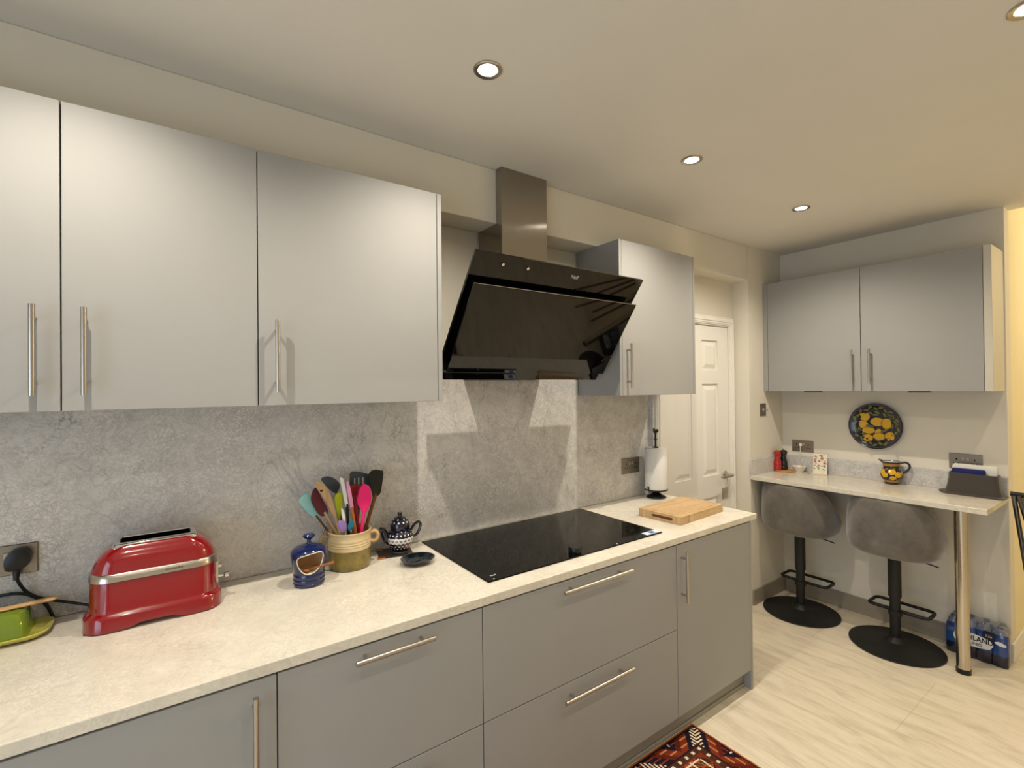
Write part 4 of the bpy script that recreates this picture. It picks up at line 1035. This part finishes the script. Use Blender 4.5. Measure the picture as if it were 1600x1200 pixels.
jug = thing('ceramic_jug', 'small round jug painted with yellow lemons on the bar below the plate', 'jug', (jx, jy, K))
jp = [(0,0), (.036,0), (.040,.004), (.041,.014), (.050,.028), (.060,.045), (.063,.062), (.060,.080), (.052,.096), (.046,.108), (.047,.120), (.053,.138), (.056,.145)]
jw = [(r*.93, K+.0005+z*.98) for r, z in jp]
bm = B(); lathe(bm, jw, 56, jx, jy, mi=lambda a, b: 3 if (a[1]-K > .115 or .014 < a[1]-K < .026) else 0)
bmesh.ops.recalc_face_normals(bm, faces=bm.faces[:])
for k, (an, z, w, h) in enumerate(((200,.084,.044,.034), (236,.066,.044,.036), (160,.062,.040,.034), (275,.080,.036,.030), (205,.044,.036,.026), (290,.05,.04,.03), (140,.08,.04,.035), (110,.05,.04,.03))):
    surf_blob(bm, jw, jx, jy, math.radians(an), K+z, w+.007, h+.006, 0, lump=.02, seed=k, lift=.0005); surf_blob(bm, jw, jx, jy, math.radians(an), K+z, w, h, 1, lump=.02, seed=k, lift=.0012)
for k in range(9): surf_blob(bm, jw, jx, jy, math.radians(120+k*23), K+.101-.07*(k % 2), .022, .010, 2, rot=.4*(-1)**k, lift=.0008)
obj('body', bm, [INK, YEL, LEAF, OCH], jug, recalc=False, angle=50)
bm = B(); lathe(bm, [(.0525,K+.1425), (.050,K+.141), (.040,K+.110), (0,K+.10)], 40, jx, jy); obj('lining', bm, DOTW, jug)
bm = B(); n = 48; ring = []
for k in range(n):
    a = 2*PI*k/n; dlt = (((a-math.radians(160)+PI) % (2*PI))-PI); q = 1+.35*math.exp(-(dlt/.35)**2); ring.append((jx+.0525*q*math.cos(a), jy+.0525*q*math.sin(a)+0, K+.144+.010*math.exp(-(dlt/.4)**2)))
ring2 = []
for k in range(n):
    a = 2*PI*k/n; dlt = (((a-math.radians(100)+PI) % (2*PI))-PI); q = 1+.24*math.exp(-(dlt/.35)**2); ring2.append((jx+.0525*q*math.cos(a), jy+.0525*q*math.sin(a), K+.144+.010*math.exp(-(dlt/.4)**2)))
low = [(jx+.0512*math.cos(2*PI*k/n), jy+.0512*math.sin(2*PI*k/n), K+.136) for k in range(n)]
tube(bm, ring2, .0028, 8, closed=True)
a_ = [bm.verts.new(p) for p in ring2]; b_ = [bm.verts.new(p) for p in low]
for k in range(n): bm.faces.new((a_[k], a_[(k+1) % n], b_[(k+1) % n], b_[k]))
obj('spout', bm, [INK], jug)
ca, sa = math.cos(math.radians(-72)), math.sin(math.radians(-72))
bm = B(); tube(bm, bez([(jx+ca*r, jy+sa*r, K+z) for r, z in ((.050,.138), (.072,.144), (.090,.132), (.092,.112), (.078,.088), (.058,.070))], 6), .0065, 12); obj('handle', bm, INK, jug)

# fabric napkin holder
FAB = mat('charcoal_felt', (74,68,62), .95, spec=.1, sheen=.3)
fx, fy = 2.905, -1.268
fab = thing('fabric_holder', 'dark grey felt holder stuffed with paper and a blue cloth on the bar end', 'holder', (fx, fy, K))
bm = B(); rings = []
for z, a, b in ((.0005,.068,.134), (.004,.070,.136), (.012,.058,.122), (.05,.054,.114), (.09,.050,.108), (.126,.048,.106)):
    rings.append([bm.verts.new((p[0], p[1], K+z)) for p in rrect(fx, fy, 2*a, 2*b, .025, 5)])
for z, a, b in ((.126,.044,.102), (.03,.046,.104)): rings.append([bm.verts.new((p[0], p[1], K+z)) for p in rrect(fx, fy, 2*a, 2*b, .022, 5)])
loft(bm, rings); obj('pouch', bm, FAB, fab, angle=50)
bm = B(); obox(bm, fx+.012, fy+.02, [(K+.001,.10,.27,.04), (K+.006,.11,.285,.05), (K+.010,.10,.27,.04)], 0); obj('skirt', bm, FAB, fab)
bm = B()
for i in range(7):
    x = fx+.002+i*.0055; box(bm, x, x+.0035, fy-.094+.002*(i % 3), fy+.096-.004*(i % 2), K+.031, K+.160+.004*((i*3) % 4), .001, 1)
single('paper_stack', bm, mat('white_paper', (234,230,218), .8), 'white papers standing upright in the grey felt holder', 'papers', smooth=False)
bm = B(); box(bm, fx-.036, fx-.004, fy-.052, fy+.092, K+.031, K+.151, .008, 3)
single('folded_cloth', bm, mat('royal_blue_cloth', (24,34,92), .9), 'folded royal blue cloth at the front of the grey felt holder', 'cloth')

# ------------------------------------------------------------------ tubular folding stand by the hall opening
st = thing('folding_stand', 'dark steel tubular folding stand cut by the right edge, beside the bar end', 'stand', (2.86,-1.52,0))
TUB = mat('dark_chrome_tube', (110,104,98), .22, 1)
for a, e in (((2.85,-1.436,.975), (2.84,-1.545,0)), ((2.87,-1.462,.975), (2.90,-1.66,0)), ((2.855,-1.455,.975), (2.66,-1.70,0))):
    bm = B(); tube(bm, [a, e], .011, 16); obj('leg', bm, TUB, st)
bm = B(); tube(bm, [(2.86,-1.422,.982), (2.86,-1.476,.980)], .013, 16); obj('cap', bm, BLACK, st)

# ------------------------------------------------------------------ rug
rug_cols = [(44,24,22), (120,48,28), (156,84,44), (214,198,170), (30,26,40), (92,34,24), (178,122,70), (70,44,34)]
RM = [mat('rug_wool_%s' % n, c, .95, spec=.05) for n, c in zip(('dark','rust','orange','ivory','navy','maroon','gold','brown'), rug_cols)]
rx0, rx1, ry0, ry1 = -.55, 1.088, -1.62, -.628
cell = .0075; nx, ny_ = int((rx1-rx0)/cell), int((ry1-ry0)/cell)
bm = B(); grid = [[bm.verts.new((rx0+i*cell, ry0+j*cell, .007+.0006*math.sin(i*.9)*math.cos(j*.8))) for j in range(ny_+1)] for i in range(nx+1)]
def pat(u, v):
    # u = distance from the right end (cells), v = distance from the back edge (cells)
    du, dv = min(u, nx-1-u), min(v, ny_-1-v); d = min(du, dv)
    r_ = rg.random()
    if d < 1: return 2
    along = v if du <= dv else u
    if d < 13:
        k = (along+(d if (along//26) % 2 else -d)) % 26
        if d < 2 or d > 11: return 0
        if k < 5: return 3 if (along % 2) else 0
        if k < 9: return 4
        if k < 15: return 1 if (d % 4) else 6
        if k < 19: return 5
        return 4 if d % 3 else 1
    if d < 17: return (3 if (along % 6 in (2,3) and d in (14,15)) else 7)
    if d < 18: return 1
    a, b = u % 28-14, v % 24-12; q = abs(a)*.9+abs(b)
    if q < 2: return 0
    if q < 4: return 2 if r_ < .7 else 3
    if q < 8: return 6 if (a+b) % 3 else 5
    if q < 9: return 3 if r_ < .4 else 0
    if q < 13: return 1 if r_ < .75 else 5
    if q < 14: return 4
    return (3 if (a*b) % 7 == 0 else (7 if r_ < .6 else 2))
for i in range(nx):
    for j in range(ny_):
        f = bm.faces.new((grid[i][j], grid[i+1][j], grid[i+1][j+1], grid[i][j+1])); f.material_index = pat(nx-1-i, ny_-1-j)
bd = [e for e in bm.edges if len(e.link_faces) == 1]
g = bmesh.ops.extrude_edge_only(bm, edges=bd); 
for v in [x for x in g['geom'] if isinstance(x, bmesh.types.BMVert)]: v.co.z = .0008
single('persian_rug', bm, RM, 'red and brown patterned wool rug on the floor in front of the drawers', 'rug', recalc=False, smooth=False)

# ------------------------------------------------------------------ daylight through the left window
w = bpy.data.worlds.new('world'); scn.world = w; w.use_nodes = True
w.node_tree.nodes['Background'].inputs[0].default_value = (.55,.72,1,1); w.node_tree.nodes['Background'].inputs[1].default_value = .8
al = bpy.data.lights.new('window_daylight', 'AREA'); al.shape = 'RECTANGLE'; al.size = 2.2; al.size_y = 1.8; al.energy = 60; al.color = (.68,.82,1)
ao = bpy.data.objects.new('window_daylight', al); C.objects.link(ao); ao.location = (XL-.25, (wy0+wy1)/2, (wz0+wz1)/2); ao.rotation_euler = (0, -PI/2, 0)

# ------------------------------------------------------------------ camera
F = Vector((0.57724218, 0.81654036, 0.00730111)); R_ = Vector((0.81656094, -0.57716199, -0.01059564)); U_ = Vector((0.00443785, -0.01207805, 0.99991721))
cd = bpy.data.cameras.new('camera'); co = bpy.data.objects.new('camera', cd); C.objects.link(co)
M = Matrix.Identity(4)
for i in range(3): M[i][0] = R_[i]; M[i][1] = U_[i]; M[i][2] = -F[i]
M.translation = Vector((-.8984,-2.0016,1.5937)); co.matrix_world = M
cd.sensor_width = 36; cd.lens = 749.57/1600*36; cd.clip_start = .02
scn.camera = co
scn.view_settings.view_transform = 'Standard'; scn.view_settings.look = 'None'; scn.view_settings.gamma = 1
scn.view_settings.exposure = -.62
scn.view_settings.use_curve_mapping = False
